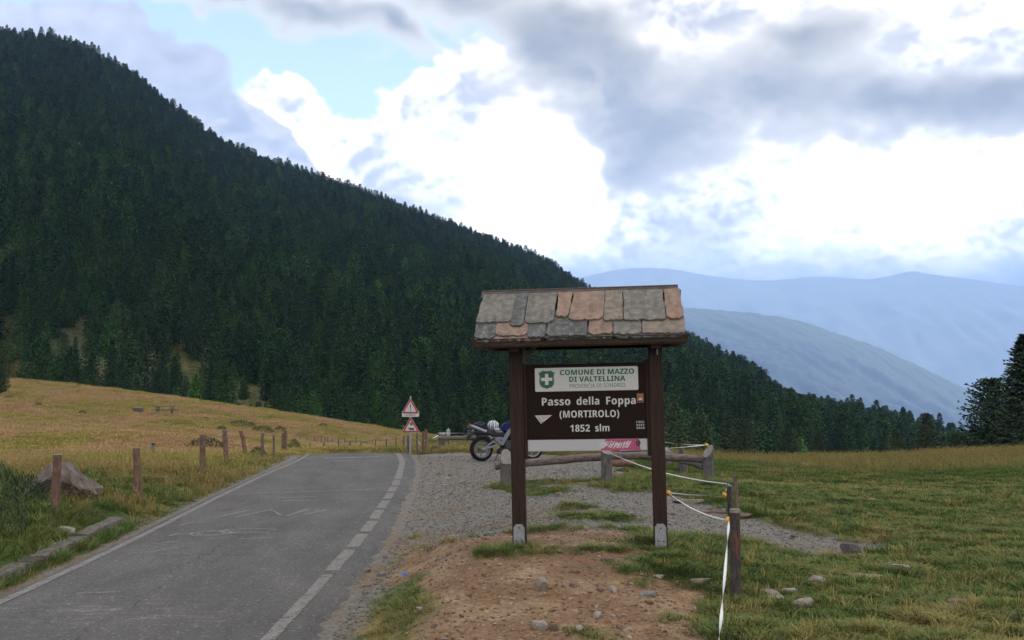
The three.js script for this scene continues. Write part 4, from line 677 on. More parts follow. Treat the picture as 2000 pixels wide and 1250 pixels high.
  const slate = (xa, xb, xc, xd, v0, v1, lift, kind, seed, back = 0, name = 'slate') => { // top edge xa..xb, bottom edge xc..xd, from v0 down to v1 along the slope
    const q = rng(seed), pts = [], rag = (x, y, sx, sy, j) => pts.push([x + (q() - 0.5) * sx, y + (q() - 0.5) * sy]);
    const chip = 0.018 + 0.02 * q();
    for (let i = 0; i <= 3; i++) rag(lerp(xa, xb, i / 3), -v0, 0, 0);
    for (let i = 1; i < 6; i++) rag(lerp(xb, xd, i / 6), -lerp(v0, v1, i / 6), 0.012, 0);
    rag(xd, -(v1 - chip), 0.004, 0.01); rag(xd - chip * (0.6 + 0.8 * q()), -v1, 0.004, 0.006);
    const nb = Math.max(4, Math.round((xd - xc) / 0.035)); for (let i = 1; i < nb; i++) rag(lerp(xd - chip, xc + chip, i / nb), -v1, 0.003, 0.024);
    rag(xc + chip * (0.6 + 0.8 * q()), -v1, 0.004, 0.006); rag(xc, -(v1 - chip), 0.004, 0.01);
    for (let i = 1; i < 6; i++) rag(lerp(xc, xa, i / 6), -lerp(v1, v0, i / 6), 0.012, 0);
    pts.reverse();
    const g = extrude(pts, 0.028, 0.0035), p = g.attributes.position; for (let i = 0; i < p.count; i++) p.setZ(i, p.getZ(i) + 0.004 * N2(p.getX(i) * 9 + seed, p.getY(i) * 9)); g.computeVertexNormals();
    g.rotateX(-0.035); g.translate(0, 0, lift); g.rotateX(ang - Math.PI / 2); if (back) g.rotateY(Math.PI); g.translate(RX, yR - 0.01, zR); const uvs = g.attributes.uv; for (let i = 0; i < uvs.count; i++) uvs.setXY(i, uvs.getX(i) + seed * 0.37, uvs.getY(i) + seed * 0.19);
    return part(name, g, slateMats[kind][seed % 2], roof);
  };
  const sx = (z) => (z - 812) / 705 * RL, sv = (zy, zx) => (zy - (113 - (zx - 110) * 0.030)) / 318 * len;
  const U1 = [[130, 372, 105, 348, 325, 0], [374, 450, 340, 440, 352, 1], [452, 660, 443, 640, 327, 0], [663, 768, 655, 742, 285, 2], [770, 990, 742, 978, 305, 2], [992, 1113, 979, 1110, 311, 3], [1115, 1390, 1113, 1397, 307, 0], [1392, 1506, 1399, 1517, 296, 2]];
  const L1 = [[112, 262, 103, 250, 432, 1], [252, 478, 250, 468, 411, 2], [470, 600, 466, 592, 421, 1], [600, 878, 594, 872, 413, 1], [880, 1046, 876, 1042, 399, 2], [1046, 1234, 1044, 1231, 397, 0], [1236, 1518, 1235, 1521, 391, 3]];
  L1.forEach(([a, b, c, d, y, kk], i) => slate(sx(a) + 0.002, sx(b) - 0.002, sx(c) + 0.003, sx(d) - 0.003, 0.40 * len, Math.min(1.01 * len, sv(y, (c + d) / 2)), 0.03, kk, 40 + i));
  U1.forEach(([a, b, c, d, y, kk], i) => slate(sx(a) + 0.002, sx(b) - 0.002, sx(c) + 0.003, sx(d) - 0.003, 0.0, sv(y, (c + d) / 2), 0.056 + 0.003 * (i % 2), kk, 60 + i));
  for (let i = 0; i < 3; i++) slate(lerp(-RL, RL, i / 3) + 0.003, lerp(-RL, RL, (i + 1) / 3) - 0.003, lerp(-RL, RL, i / 3) + 0.004, lerp(-RL, RL, (i + 1) / 3) - 0.004, 0.75 * len, 1.035 * len, 0.006, i === 0 ? 3 : 1, 80 + i);
  for (let i = 0; i < 5; i++) { slate(lerp(-RL, RL, i / 5), lerp(-RL, RL, (i + 1) / 5) - 0.005, lerp(-RL, RL, i / 5), lerp(-RL, RL, (i + 1) / 5) - 0.006, 0, 0.64 * len, 0.05, i % 4, 90 + i, 1); slate(lerp(-RL, RL, i / 5), lerp(-RL, RL, (i + 1) / 5) - 0.005, lerp(-RL, RL, i / 5), lerp(-RL, RL, (i + 1) / 5) - 0.006, 0.4 * len, 1.02 * len, 0.025, (i + 1) % 4, 100 + i, 1); }
  const greyWood = std({ map: woodTex(231, [0.115, 0.088, 0.072], [0.05, 0.037, 0.03]), roughness: 0.8 });
  const cap = join([(() => { const g = box(RL * 2 - 0.05, 0.012, 0.13, 0, 0, 0.05, 0.002); g.rotateX(ang); g.translate(0, 0.075, 0); return g; })(), (() => { const g = box(RL * 2 - 0.05, 0.012, 0.13, 0, 0, -0.05, 0.002); g.rotateX(-ang); g.translate(0, 0.072, 0); return g; })()]); cap.translate(RX - 0.01, yR, zR);
  part('ridge_cap', cap, greyWood, roof);
  for (const sgn of [1, -1]) { const f = join([box(RL * 2 + 0.05, 0.060, 0.022, RX + 0.005, yE - 0.035, zR + sgn * (run + 0.01), 0.003), box(RL * 2 + 0.08, 0.016, 0.045, RX + 0.005, yE + 0.012, zR + sgn * (run + 0.025), 0.003), box(RL * 2 + 0.02, 0.018, 0.06, RX, yE - 0.07, zR + sgn * (run - 0.02), 0.003)]); part('eave_board', f, W.sign, roof); }
  for (const s of [-1, 1]) { const gx = RX + s * (RL - 0.05); part('gable_board', (() => { const g = extrude([[-run + 0.04, yE - 0.03], [run - 0.04, yE - 0.03], [0, yR - 0.06]], 0.02, 0.002); g.rotateY(Math.PI / 2); g.translate(gx, 0, zR); return g; })(), W.sign, roof); part('tie_beam', box(0.10, 0.10, 0.86, s * X, yE - 0.07, zR + 0.02, 0.006), W.sign, roof); }
  part('ridge_beam', box(RL * 2 - 0.1, 0.1, 0.08, RX, yR - 0.13, zR, 0.006), W.sign, roof);
  part('brace', (() => { const g = box(0.05, 0.30, 0.05, 0, 0, 0, 0.004); g.rotateZ(-0.8); g.translate(-X + 0.15, yE - 0.12, 0.0); return g; })(), greyWood, roof);
  part('bracket', box(0.012, 0.105, 0.02, X + 0.02, yE - 0.13, 0.072, 0.002), steel, roof);
}
// ------------------------------------------------------------------ log posts along the left of the road
const leftTops = [];
{
  const rows = [[103, 1008, 110, 896, 17, 'post', 'reddish log post in front of the boulder on the left verge'], [273, 981, 265, 878, 15, 'post', 'round log post between the boulder and the third left post'], [395, 931, 395, 850, 12, 'post', 'upright log post beside the dark green bush left of the road'], [446, 907, 438, 842, 10, 'post', 'log post leaning left beside the road bend'], [479, 894, 470, 843, 8.5, 'post', 'crooked thin log post leaning left near the road bend'], [513, 895, 513, 849, 6.5, 'postGrey', 'thin straight log post after the crooked one'], [534, 893, 534, 851, 4.5, 'postGrey', 'thinnest stake between two fence posts at the road bend'], [552, 884, 552, 846, 5.5, 'postGrey', 'left post of the close pair at the bend'], [558, 885, 557, 842, 6.5, 'post', 'right and taller post of the close pair at the bend']];
  rows.forEach(([bx, by, tx, ty, w, m, label], i) => {
    const b = hitH(bx, by), s = pxm(b), h = (by - ty) * s, o = thing('fence_post', label, 'fence post', b, 'log posts along the left of the road');
    part('log', logGeo(V(0, -0.25, 0), V((tx - bx) * s, h, 0.02), w * s / 2, 250 + i, 14, 0.9, i === 4 ? 0.1 : i === 0 ? 0.07 : 0.025), W[m], o);
    const top = new THREE.CylinderGeometry(w * s / 2 * 0.86, w * s / 2 * 0.9, 0.008, 14); top.translate((tx - bx) * s, h + 0.002, 0.02); part('cut_top', top, W.cut, o);
    leftTops.push(b.clone().add(V((tx - bx) * s, h * 0.93, 0.02)));
  });
  const b = hitH(299, 896); const o = thing('marker_stake', 'short bluish grey stake standing in the left meadow', 'stake', b); part('stake', logGeo(V(0, -0.1, 0), V(0, 28 * pxm(b), 0), 3.4 * pxm(b), 271, 8, 1, 0), std({ color: rgb(0.13, 0.13, 0.14) }), o); part('cap', (() => { const g = new THREE.CylinderGeometry(3.9 * pxm(b), 3.9 * pxm(b), 0.05, 8); g.translate(0, 28 * pxm(b), 0); return g; })(), darkMetal, o);
}
// thin fence strings
function cord(a, b, sag, r, n = 10) { const p = []; for (let i = 0; i <= n; i++) { const t = i / n, v = a.clone().lerp(b, t); v.y -= sag * 4 * t * (1 - t); p.push(v); } return sweep(p, r, 5, false); }
{
  const g = []; for (let i = 2; i + 1 < leftTops.length; i++) if (i !== 6) g.push(cord(leftTops[i], leftTops[i + 1], 0.04, 0.0016));
  single('fence_wire', join(g), ribbonMat, 'thin pale wire strung between the log posts left of the road', 'wire');
}
// small posts of the pasture fence beyond the end of the road
{
  const z = (x) => 560 + x / 6.25, y = (v) => 780 + v / 6.25;
  const near = [[285, 535, 636, 3.4], [455, 525, 628, 3.2], [630, 475, 632, 2.8], [770, 505, 612, 3.4], [908, 510, 604, 2.4], [1085, 500, 594, 2.8], [1215, 482, 604, 3.2], [1335, 470, 562, 2.8], [1430, 447, 604, 3.6]], farRow = [[165, 452, 520, 2], [245, 452, 510, 1.8], [270, 500, 572, 2.2], [335, 450, 502, 2.4], [370, 490, 570, 2], [420, 450, 492, 1.8], [468, 470, 512, 1.8], [500, 455, 500, 1.6], [555, 478, 535, 1.8], [710, 478, 520, 2], [845, 455, 520, 2.2], [1050, 490, 530, 1.8]];
  let proto; const tops = [[], []];
  [near, farRow].forEach((row, k) => row.forEach(([x, t, b, w], i) => {
    const d = k ? 66 : 47 - 0.2 * i, p = P(z(x), y(b), d); p.y = Math.min(p.y, H(p.x, p.z)) ; const top = P(z(x), y(t), d), h = top.y - p.y;
    const label = k ? 'small distant fence post in the upper row of the pasture beyond the road' : 'weathered fence post in the lower row beyond the end of the road', group = k ? 'upper row of pasture fence posts' : 'lower row of pasture fence posts';
    let o; if (!proto) { o = proto = thing('pasture_post', label, 'fence post', p, group); part('log', logGeo(V(0, -0.2, 0), V(0, 1, 0), 0.05, 290, 7, 0.9, 0.02), W.postGrey, o); } else { o = proto.clone(); o.name = numbered('pasture_post'); scene.add(o); tag(o, label, 'fence post', group); }
    o.position.copy(p); o.rotation.y = i * 1.3; o.rotation.z = 0.04 * N2(i, k); o.scale.set(w * d / FOCAL * 10, h, w * d / FOCAL * 10); tops[k].push(p.clone().add(V(0, h * 0.85, 0)));
  }));
  tops.forEach((t, k) => { t.sort((a, b) => a.x - b.x); const g = []; for (let i = 0; i + 1 < t.length; i++) g.push(cord(t[i], t[i + 1], 0.05, 0.006, 6)); single('pasture_wire', join(g), std({ color: rgb(0.5, 0.5, 0.48) }), k ? 'pale wire along the upper row of pasture posts' : 'pale wire along the lower row of pasture posts', 'wire'); });
}
// ------------------------------------------------------------------ warning signs on their pole
{
  const d = 33.5, base = P(801, 881, d); base.y = H(base.x, base.z); const s = d / FOCAL, yy = (py) => P(801, py, d).y - base.y;
  const o = thing('warning_sign', 'pole with two red triangular warning signs and a white plate', 'road sign', base); o.rotation.y = 0.05;
  part('pole', (() => { const g = new THREE.CylinderGeometry(0.03, 0.03, yy(774) + 0.3, 12); g.translate(0.0, (yy(774) - 0.3) / 2, -0.04); return g; })(), steel, o);
  const tri = (S, r) => { const h = S * 0.866, v = [[-S / 2, -h / 3], [S / 2, -h / 3], [0, h * 2 / 3]], pts = []; v.forEach((p, i) => { const a = v[(i + 2) % 3], b = v[(i + 1) % 3], la = Math.hypot(a[0] - p[0], a[1] - p[1]), lb = Math.hypot(b[0] - p[0], b[1] - p[1]); for (let k = 0; k <= 4; k++) { const t = k / 4, A = [p[0] + (a[0] - p[0]) * r / la, p[1] + (a[1] - p[1]) * r / la], B = [p[0] + (b[0] - p[0]) * r / lb, p[1] + (b[1] - p[1]) * r / lb]; pts.push([(1 - t) ** 2 * A[0] + 2 * t * (1 - t) * p[0] + t * t * B[0], (1 - t) ** 2 * A[1] + 2 * t * (1 - t) * p[1] + t * t * B[1]]); } }); return pts; };
  const white = std({ color: rgb(0.50, 0.49, 0.47), roughness: 0.5 }), redM = std({ color: rgb(0.36, 0.028, 0.02), roughness: 0.5 }), black = std({ color: rgb(0.02, 0.02, 0.022), roughness: 0.6 });
  const triangle = (cx, cy, turn, name) => { const g = new THREE.Group(); g.name = name; g.position.set(cx, cy, 0); g.rotation.z = turn; o.add(g); part('backing', extrude(tri(0.62, 0.06), 0.014, 0.002), std({ color: rgb(0.42, 0.41, 0.40) }), g); const f = extrude(tri(0.59, 0.05), 0.006, 0.001); f.translate(0, 0, 0.010); part('red_border', f, redM, g); const w = extrude(tri(0.405, 0.02), 0.006, 0.001); w.translate(0, 0, 0.0135); part('white_face', w, white, g); return g; };
  const c1 = yy(797.5), c2 = yy(834.5), a = triangle(0, c1, 0, 'danger_triangle'), b = triangle(0.02, c2, 0.02, 'cattle_triangle');
  part('exclamation_mark', (() => { const g = join([extrude([[-0.018, 0.155], [0.018, 0.155], [0.010, -0.012], [-0.010, -0.012]], 0.005, 0.0005), (() => { const c = new THREE.CylinderGeometry(0.017, 0.017, 0.005, 12); c.rotateX(Math.PI / 2); c.translate(0, -0.05, 0); return c; })()]); g.translate(0, -0.02, 0.018); return g; })(), black, a);
  const cow = [[-0.085, 0.028], [-0.075, 0.045], [-0.055, 0.036], [-0.02, 0.036], [0.03, 0.034], [0.07, 0.036], [0.085, 0.025], [0.088, -0.03], [0.082, -0.03], [0.080, 0.008], [0.072, -0.004], [0.074, -0.055], [0.058, -0.055], [0.056, -0.015], [0.02, -0.022], [-0.022, -0.020], [-0.028, -0.055], [-0.042, -0.055], [-0.044, -0.012], [-0.06, -0.006], [-0.068, 0.008], [-0.088, 0.004], [-0.097, 0.014], [-0.088, 0.028]];
  part('cow_symbol', (() => { const g = extrude(cow.map(([x, y]) => [x * 1.15, y * 1.15]), 0.005, 0.0005); g.translate(0.012, -0.065, 0.018); return g; })(), black, b);
  part('round_sticker', (() => { const g = new THREE.CylinderGeometry(0.055, 0.055, 0.004, 16); g.rotateX(Math.PI / 2); g.translate(0.015, 0.115, 0.019); return g; })(), std({ map: canvasTex(64, 64, (c) => { c.fillStyle = '#4a4744'; c.fillRect(0, 0, 64, 64); c.strokeStyle = '#b3aea8'; c.lineWidth = 5; c.beginPath(); c.arc(32, 32, 16, 0, 5); c.stroke(); c.beginPath(); c.moveTo(22, 40); c.lineTo(40, 24); c.stroke(); }) }), b);
  const pt = canvasTex(512, 176, (c) => { c.fillStyle = '#bdbcb6'; c.fillRect(0, 0, 512, 176); c.fillStyle = '#1c1b1b'; c.textAlign = 'center'; c.font = 'bold 66px sans-serif'; c.fillText('strada senza', 256, 76); c.fillText('parapetti', 256, 146); });
  const pl = part('text_plate', box(0.58, 0.195, 0.012, 0.005, yy(808.5), 0, 0.004), white, o);
  part('lettering', (() => { const g = new THREE.PlaneGeometry(0.565, 0.185); g.translate(0.005, yy(808.5), 0.0075); return g; })(), std({ map: pt, roughness: 0.5 }), pl);
  for (const y of [797, 808, 833]) part('clamp', box(0.09, 0.03, 0.075, 0, yy(y), -0.03, 0.004), steel, o);
}
// ------------------------------------------------------------------ posts, rails and barrier tape on the right
const stub = (bx, by, ty, w, turn, slope, label, mat, name = 'rail_post', face = true) => {  // a thick round post with an oblique cut
  const b = hitH(bx, by), s = pxm(b), h = (by - ty) * s, r = w * s / 2, o = thing(name, label, 'post', b, 'thick round posts of the log barrier', turn);
  const pts = []; for (let i = 0; i <= 8; i++) pts.push(V(0, lerp(-0.3, h - slope * r, i / 8), 0));
  const g = sweep(pts, (t, a) => r * (1 + 0.03 * N2(t * 3 + bx, Math.cos(a)) ), 20, true), p = g.attributes.position; const y1 = h - slope * r;
  for (let i = 0; i < p.count; i++) if (p.getY(i) > y1 - 1e-3) p.setY(i, y1 - slope * p.getZ(i));
  g.computeVertexNormals(); const log = part('log', toCreasedNormals(g, 0.7), mat, o);
  if (face) { const c = new THREE.CircleGeometry(r * 0.97, 22); const q = c.attributes.position; for (let i = 0; i < q.count; i++) { const x = q.getX(i), z = -q.getY(i); q.setXYZ(i, x, y1 - slope * z + 0.004, z); } c.computeVertexNormals(); part('cut_face', c, W.cut, log); }
  return o;
};
{
  stub(989, 951, 879, 23, 0.1, 1.5, 'thick round barrier post just left of the sign, oblique pale top', W.stump);
  stub(1185, 946, 877, 21, 0.5, 0.5, 'thick round barrier post seen between the two sign posts', W.stump);
  stub(1384, 946, 873, 20, -0.9, 1.2, 'thick oblique-cut barrier post right of the sign with tape on its top', W.stump);
  stub(1334, 928, 872, 18, 1.9, 1.8, 'wedge-topped barrier post in the second row right of the sign', W.stump);
  stub(1303, 914, 876, 15, 0.4, 1.0, 'dark barrier post close beside the right sign post', W.stump);
  stub(1213, 892, 866, 12, 0.2, 0.6, 'left of two short barrier stumps behind the poster strip', W.stump);
  stub(1233, 893, 866, 13, 0.2, 0.6, 'right of two short barrier stumps behind the poster strip', W.stump);
  stub(863, 881, 846, 14, 0.6, 0.3, 'thick barrier post at the far edge of the gravel lot', W.stump);
  const rail = (list, r, label, seed, mat = W.rail) => {    // list of [px, py, d]
    const pts = list.map(([a, b, d]) => P(a, b, d)), c = new THREE.CatmullRomCurve3(pts), n = 26, out = []; for (let i = 0; i <= n; i++) { const v = c.getPoint(i / n); v.y += 0.012 * N2(i * 0.35, seed); out.push(v); }
    const o = thing('barrier_rail', label, 'log rail', pts[0].clone()); out.forEach((v) => v.sub(pts[0]));
    part('log', sweep(out, (t, a) => r * (1 - 0.15 * t) * (1 + 0.10 * N2(t * 7 + seed, Math.cos(a) * 1.3) + 0.06 * N2(t * 22, Math.sin(a) + seed)), 12, true), mat, o);
    return o;
  };
  rail([[967, 911, 20.35], [1000, 908, 20.4], [1030, 904, 20.42], [1080, 899, 20.42], [1130, 895, 20.42], [1185, 891, 20.42], [1230, 890, 20.5], [1275, 891, 20.5], [1320, 894, 20.5], [1352, 895, 20.5], [1380, 898, 20.45]], 0.085, 'long crooked log rail running behind the two sign posts', 301);
  rail([[1378, 911, 20.6], [1355, 904, 22], [1334, 900, 24.3], [1318, 894, 26]], 0.085, 'dark log rail from the oblique post back to the wedge post', 302, W.stump);
  rail([[1322, 893, 26.4], [1300, 885, 27], [1270, 880, 29], [1240, 879, 32], [1200, 877, 34]], 0.08, 'farther log rail behind the right sign post', 303);
  rail([[1192, 904, 26], [1215, 904.5, 26], [1240, 905, 26.1]], 0.10, 'short reddish log lying on the gravel behind the barrier', 304, W.post);
  rail([[856, 856, 38.5], [880, 855.5, 38.5], [905, 854.5, 38.5], [930, 853.5, 38.6], [955, 853, 38.7], [990, 852, 38.9]], 0.085, 'log rail at the far edge of the gravel behind the motorbike', 305);
}
{ // slender posts beside the warning signs
  const rows = [[815, 876, 815, 845, 4.5, 36, 'postGrey', 'thin grey post just right of the warning signs'], [826.5, 880, 826.5, 842, 5, 34.5, 'post', 'shorter post of the pair at the gravel edge'], [831.5, 881, 832, 838, 5.5, 34.3, 'post', 'taller post of the pair at the gravel edge'], [797, 879, 797, 851, 4.5, 34.3, 'stump', 'short dark post right behind the sign pole']];
  rows.forEach(([bx, by, tx, ty, w, d, m, label], i) => { const b = P(bx, by, d); b.y = H(b.x, b.z); const t = P(tx, ty, d), o = thing('fence_post', label, 'fence post', b); part('log', logGeo(V(0, -0.2, 0), V(t.x - b.x, t.y - b.y, 0), w * d / FOCAL / 2, 320 + i, 9, 0.95, 0.01), W[m], o); });
}
// barrier tape: a thin band that twists along its way
function band(a, b, sag, w, twists, phase, n = 44) {
  const pos = [], idx = [], dir = b.clone().sub(a).normalize(), s0 = V(0, 1, 0).addScaledVector(dir, -dir.y); if (s0.length() < 0.2) s0.set(1, 0, 0).addScaledVector(dir, -dir.x); s0.normalize(); const s1 = dir.clone().cross(s0);
  for (let i = 0; i <= n; i++) { const t = i / n, p = a.clone().lerp(b, t); p.y -= sag * 4 * t * (1 - t); const th = phase + twists * Math.PI * (t + 0.05 * Math.sin(t * 9)), u = s0.clone().multiplyScalar(Math.cos(th)).addScaledVector(s1, Math.sin(th)); for (const k of [-1, 1]) { const v = p.clone().addScaledVector(u, k * w / 2); pos.push(v.x, v.y, v.z); } if (i) { const q = i * 2; idx.push(q - 2, q, q - 1, q - 1, q, q + 1); } }
  const g = new THREE.BufferGeometry(); g.setAttribute('position', new THREE.Float32BufferAttribute(pos, 3)); g.setIndex(idx); g.computeVertexNormals(); return g;
}
{
  // three poles of the tape fence
  const A = hitH(1438, 1181), sA = pxm(A), hA = (1181 - 1012) * sA;
  const a = thing('tape_post', 'nearest rough bark post carrying the white tape, red patch on its side', 'post', A);
  part('log', logGeo(V(0, -0.3, 0), V(0, hA, 0), 11 * sA, 331, 18, 0.93, 0.012), W.bark, a);
  part('bare_patch', (() => { const p = []; for (let i = 0; i <= 8; i++) p.push(V(0.0 + 0.006 * Math.sin(i * 1.7), hA * lerp(0.45, 0.80, i / 8), 8.0 * sA)); return sweep(p, (t) => 0.018 * Math.sin(Math.PI * clamp(t, 0.06, 0.94)) + 0.002, 8, true); })(), W.red, a);
  part('top_block', (() => { const g = new THREE.CylinderGeometry(10 * sA, 10.6 * sA, 0.03, 14); g.translate(0, hA + 0.012, 0); return g; })(), W.cut, a);
  const B = hitH(1427, 1088), sB = pxm(B), hB = (1088 - 960) * sB, b = thing('tape_post', 'dark slim post right behind the nearest tape post', 'post', B);
  part('log', logGeo(V(0, -0.2, 0), V(-0.005, hB, 0), 5.2 * sB, 333, 10, 0.95, 0.01), W.bark, b); part('top_block', (() => { const g = new THREE.CylinderGeometry(5.2 * sB, 5.2 * sB, 0.02, 10); g.translate(-0.005, hB + 0.01, 0); return g; })(), W.cut, b);
  const C = hitH(1441, 1012), sC = pxm(C), hC = (1012 - 930) * sC, c = thing('tape_post', 'thin grey pole, farthest and tallest looking of the tape posts', 'post', C);
  part('log', logGeo(V(0, -0.2, 0), V(-4 * sC, hC, 0), 4.6 * sC, 335, 10, 0.95, 0.01), W.postGrey, c);
  const dA = -A.z, dB = -B.z, dC = -C.z, dS = 10.80;
  const pA = P(1424, 1016, dA + 0.02), pS = P(1305, 962, dS), pB = P(1415, 966, dB), pC = P(1423, 945, dC), pR = P(1190, 884, 20.0), pE = P(1396, 1345, 5.6);
  const knob = (p, label, mat, r, towards) => { const o = thing('insulator', label, 'insulator', p); part('knob', (() => { const q = [[0, -1.1], [0.7, -1.05], [1, -0.7], [1.05, -0.2], [0.7, 0], [1.0, 0.25], [1.0, 0.7], [0.65, 1.05], [0, 1.1]].map(([x, y]) => new THREE.Vector2(x * r, y * r)), g = new THREE.LatheGeometry(q, 14); g.rotateZ(1.2); return g; })(), mat, o); part('screw', (() => { const l = towards.clone().sub(p); return sweep([V(0, 0, 0), l.clone().multiplyScalar(0.5), l], r * 0.3, 6); })(), darkMetal, o); };
  knob(pA, 'yellow ring insulator on the nearest tape post', yellow, 0.030, A.clone().add(V(-0.02, hA * 0.97, 0)));
  knob(pS, 'orange insulator screwed into the right sign post', orange, 0.026, P(1294, 962, dS + 0.05));
  knob(pB, 'small yellow insulator on the dark slim post', yellow, 0.022, B.clone().add(V(0, hB * 0.93, 0)));
  knob(P(1380, 869, 20.2), 'tiny yellow insulator on top of the oblique barrier post', yellow, 0.032, P(1381, 876, 20.2));
  knob(pC, 'small black insulator on the thin grey pole', darkMetal, 0.022, C.clone().add(V(-3 * sC, hC * 0.82, 0)));
  const tp = (g, label) => single('barrier_tape', g, ribbonMat, label, 'barrier tape');
  tp(band(pA, pE, 0.03, 0.022, 3.6, 0.4, 90), 'twisted white tape hanging from the nearest post to the bottom of the picture');
  tp(band(pA, pS, 0.05, 0.013, 0.6, 0.1), 'white tape from the nearest post to the right sign post');
  tp(band(pS, pB, 0.015, 0.013, 0.4, 0.1), 'level white tape from the right sign post to the dark slim post');
  tp(band(pB, pC, 0.0, 0.013, 0.5, 0.2), 'short steep white tape between the slim post and the thin pole');
  tp(band(pC, pR, 0.10, 0.015, 0.5, 0.1), 'long white tape from the thin pole to the barrier post between the sign posts');
  tp(band(P(1380, 869, 20.2), P(1290, 861.5, 24), 0.03, 0.016, 1, 0.2), 'upper white tape running left from the oblique barrier post');
  tp(band(P(1380, 869, 20.2), P(1210, 879.5, 22), 0.02, 0.016, 1, 0.2), 'lower white tape running left from the oblique barrier post');
  tp(band(P(831, 860, 34.2), P(856, 850, 38), 0.03, 0.03, 0.8, 0.2), 'white tape from the pair of slender posts to the far barrier post');
  tp(band(P(815, 856, 36), P(831, 855, 34.2), 0.22, 0.03, 0.8, 0.2), 'slack white tape between the slender posts near the warning signs');
  tp(band(P(865, 845.5, 38.3), P(985, 844.5, 38.8), 0.02, 0.03, 0.8, 0.2), 'white tape above the far rail behind the motorbike');
}
// white board on a pole, mostly hidden behind the left sign post
{
  const d = 13.2, b = P(1012, 1035, d); b.y = H(b.x, b.z); const o = thing('white_board', 'white notice board mostly hidden behind the left sign post', 'notice board', b), s = d / FOCAL, y0 = P(1000, 829, d).y - b.y, y1 = P(1000, 766, d).y - b.y;
  part('panel', box(0.16, y1 - y0, 0.012, 0.03 - 7 * s, (y0 + y1) / 2, 0, 0.003), std({ color: rgb(0.42, 0.42, 0.42), roughness: 0.5 }), o); part('pole', (() => { const g = new THREE.CylinderGeometry(0.02, 0.02, y1 + 0.2, 10); g.translate(0.0, (y1 - 0.2) / 2, -0.03); return g; })(), steel, o);
}
// picnic table and trough in the left meadow
{
  const b = hitH(322, 813), s = pxm(b), wood = W.stump, o = thing('picnic_table', 'wooden picnic table with benches standing in the left meadow', 'picnic table', b, null, 0.12), L = 38 * s, k = L / 1.9;
  for (let i = 0; i < 4; i++) part('table_plank', box(L, 0.05 * k, 0.17 * k, 0, 0.74 * k, (i - 1.5) * 0.18 * k, 0.006), wood, o);
  for (const z of [-1, 1]) for (let i = 0; i < 2; i++) part('bench_plank', box(L * 1.16, 0.05 * k, 0.14 * k, 0, 0.42 * k, z * (0.62 + 0.15 * i) * k, 0.006), wood, o);
  for (const x of [-1, 1]) { for (const z of [-1, 1]) part('leg', (() => { const g = box(0.09 * k, 0.86 * k, 0.07 * k, 0, 0, 0, 0.006); g.rotateX(z * 0.42); g.translate(x * L * 0.34, 0.36 * k, z * 0.36 * k); return g; })(), wood, o); part('cross_beam', box(0.07 * k, 0.09 * k, 1.6 * k, x * (L * 0.34 + 0.08 * k), 0.36 * k, 0, 0.006), wood, o); }
  const c = hitH(270, 809), q = pxm(c), t = thing('wooden_box', 'small low wooden box left of the picnic table', 'box', c, null, -0.1), w = 17 * q, h = 8 * q;
  for (let i = 0; i < 3; i++) part('plank', box(w, h / 3.2, 0.04, 0, h * (i + 0.5) / 3, w * 0.3, 0.004), wood, t); part('body', box(w * 0.94, h * 0.9, w * 0.55, 0, h * 0.47, 0, 0.01), wood, t); part('lid', box(w * 1.06, h * 0.14, w * 0.7, 0, h * 1.03, 0.02, 0.01), W.cut, t);
  const sp = thing('signpost', 'tiny pale marker beyond the far barrier rail', 'marker', P(875.5, 866, 45)); part('board', box(0.16, 0.20, 0.03, 0, 0.45, 0, 0.004), std({ color: rgb(0.4, 0.39, 0.38) }), sp); part('post', box(0.06, 0.8, 0.05, 0, 0.1, -0.03, 0.004), W.stump, sp); part('gable', extrude([[-0.12, 0], [0.12, 0], [0, 0.14]], 0.03, 0.002).translate(0, 0.56, 0), std({ color: rgb(0.4, 0.39, 0.38) }), sp);
}
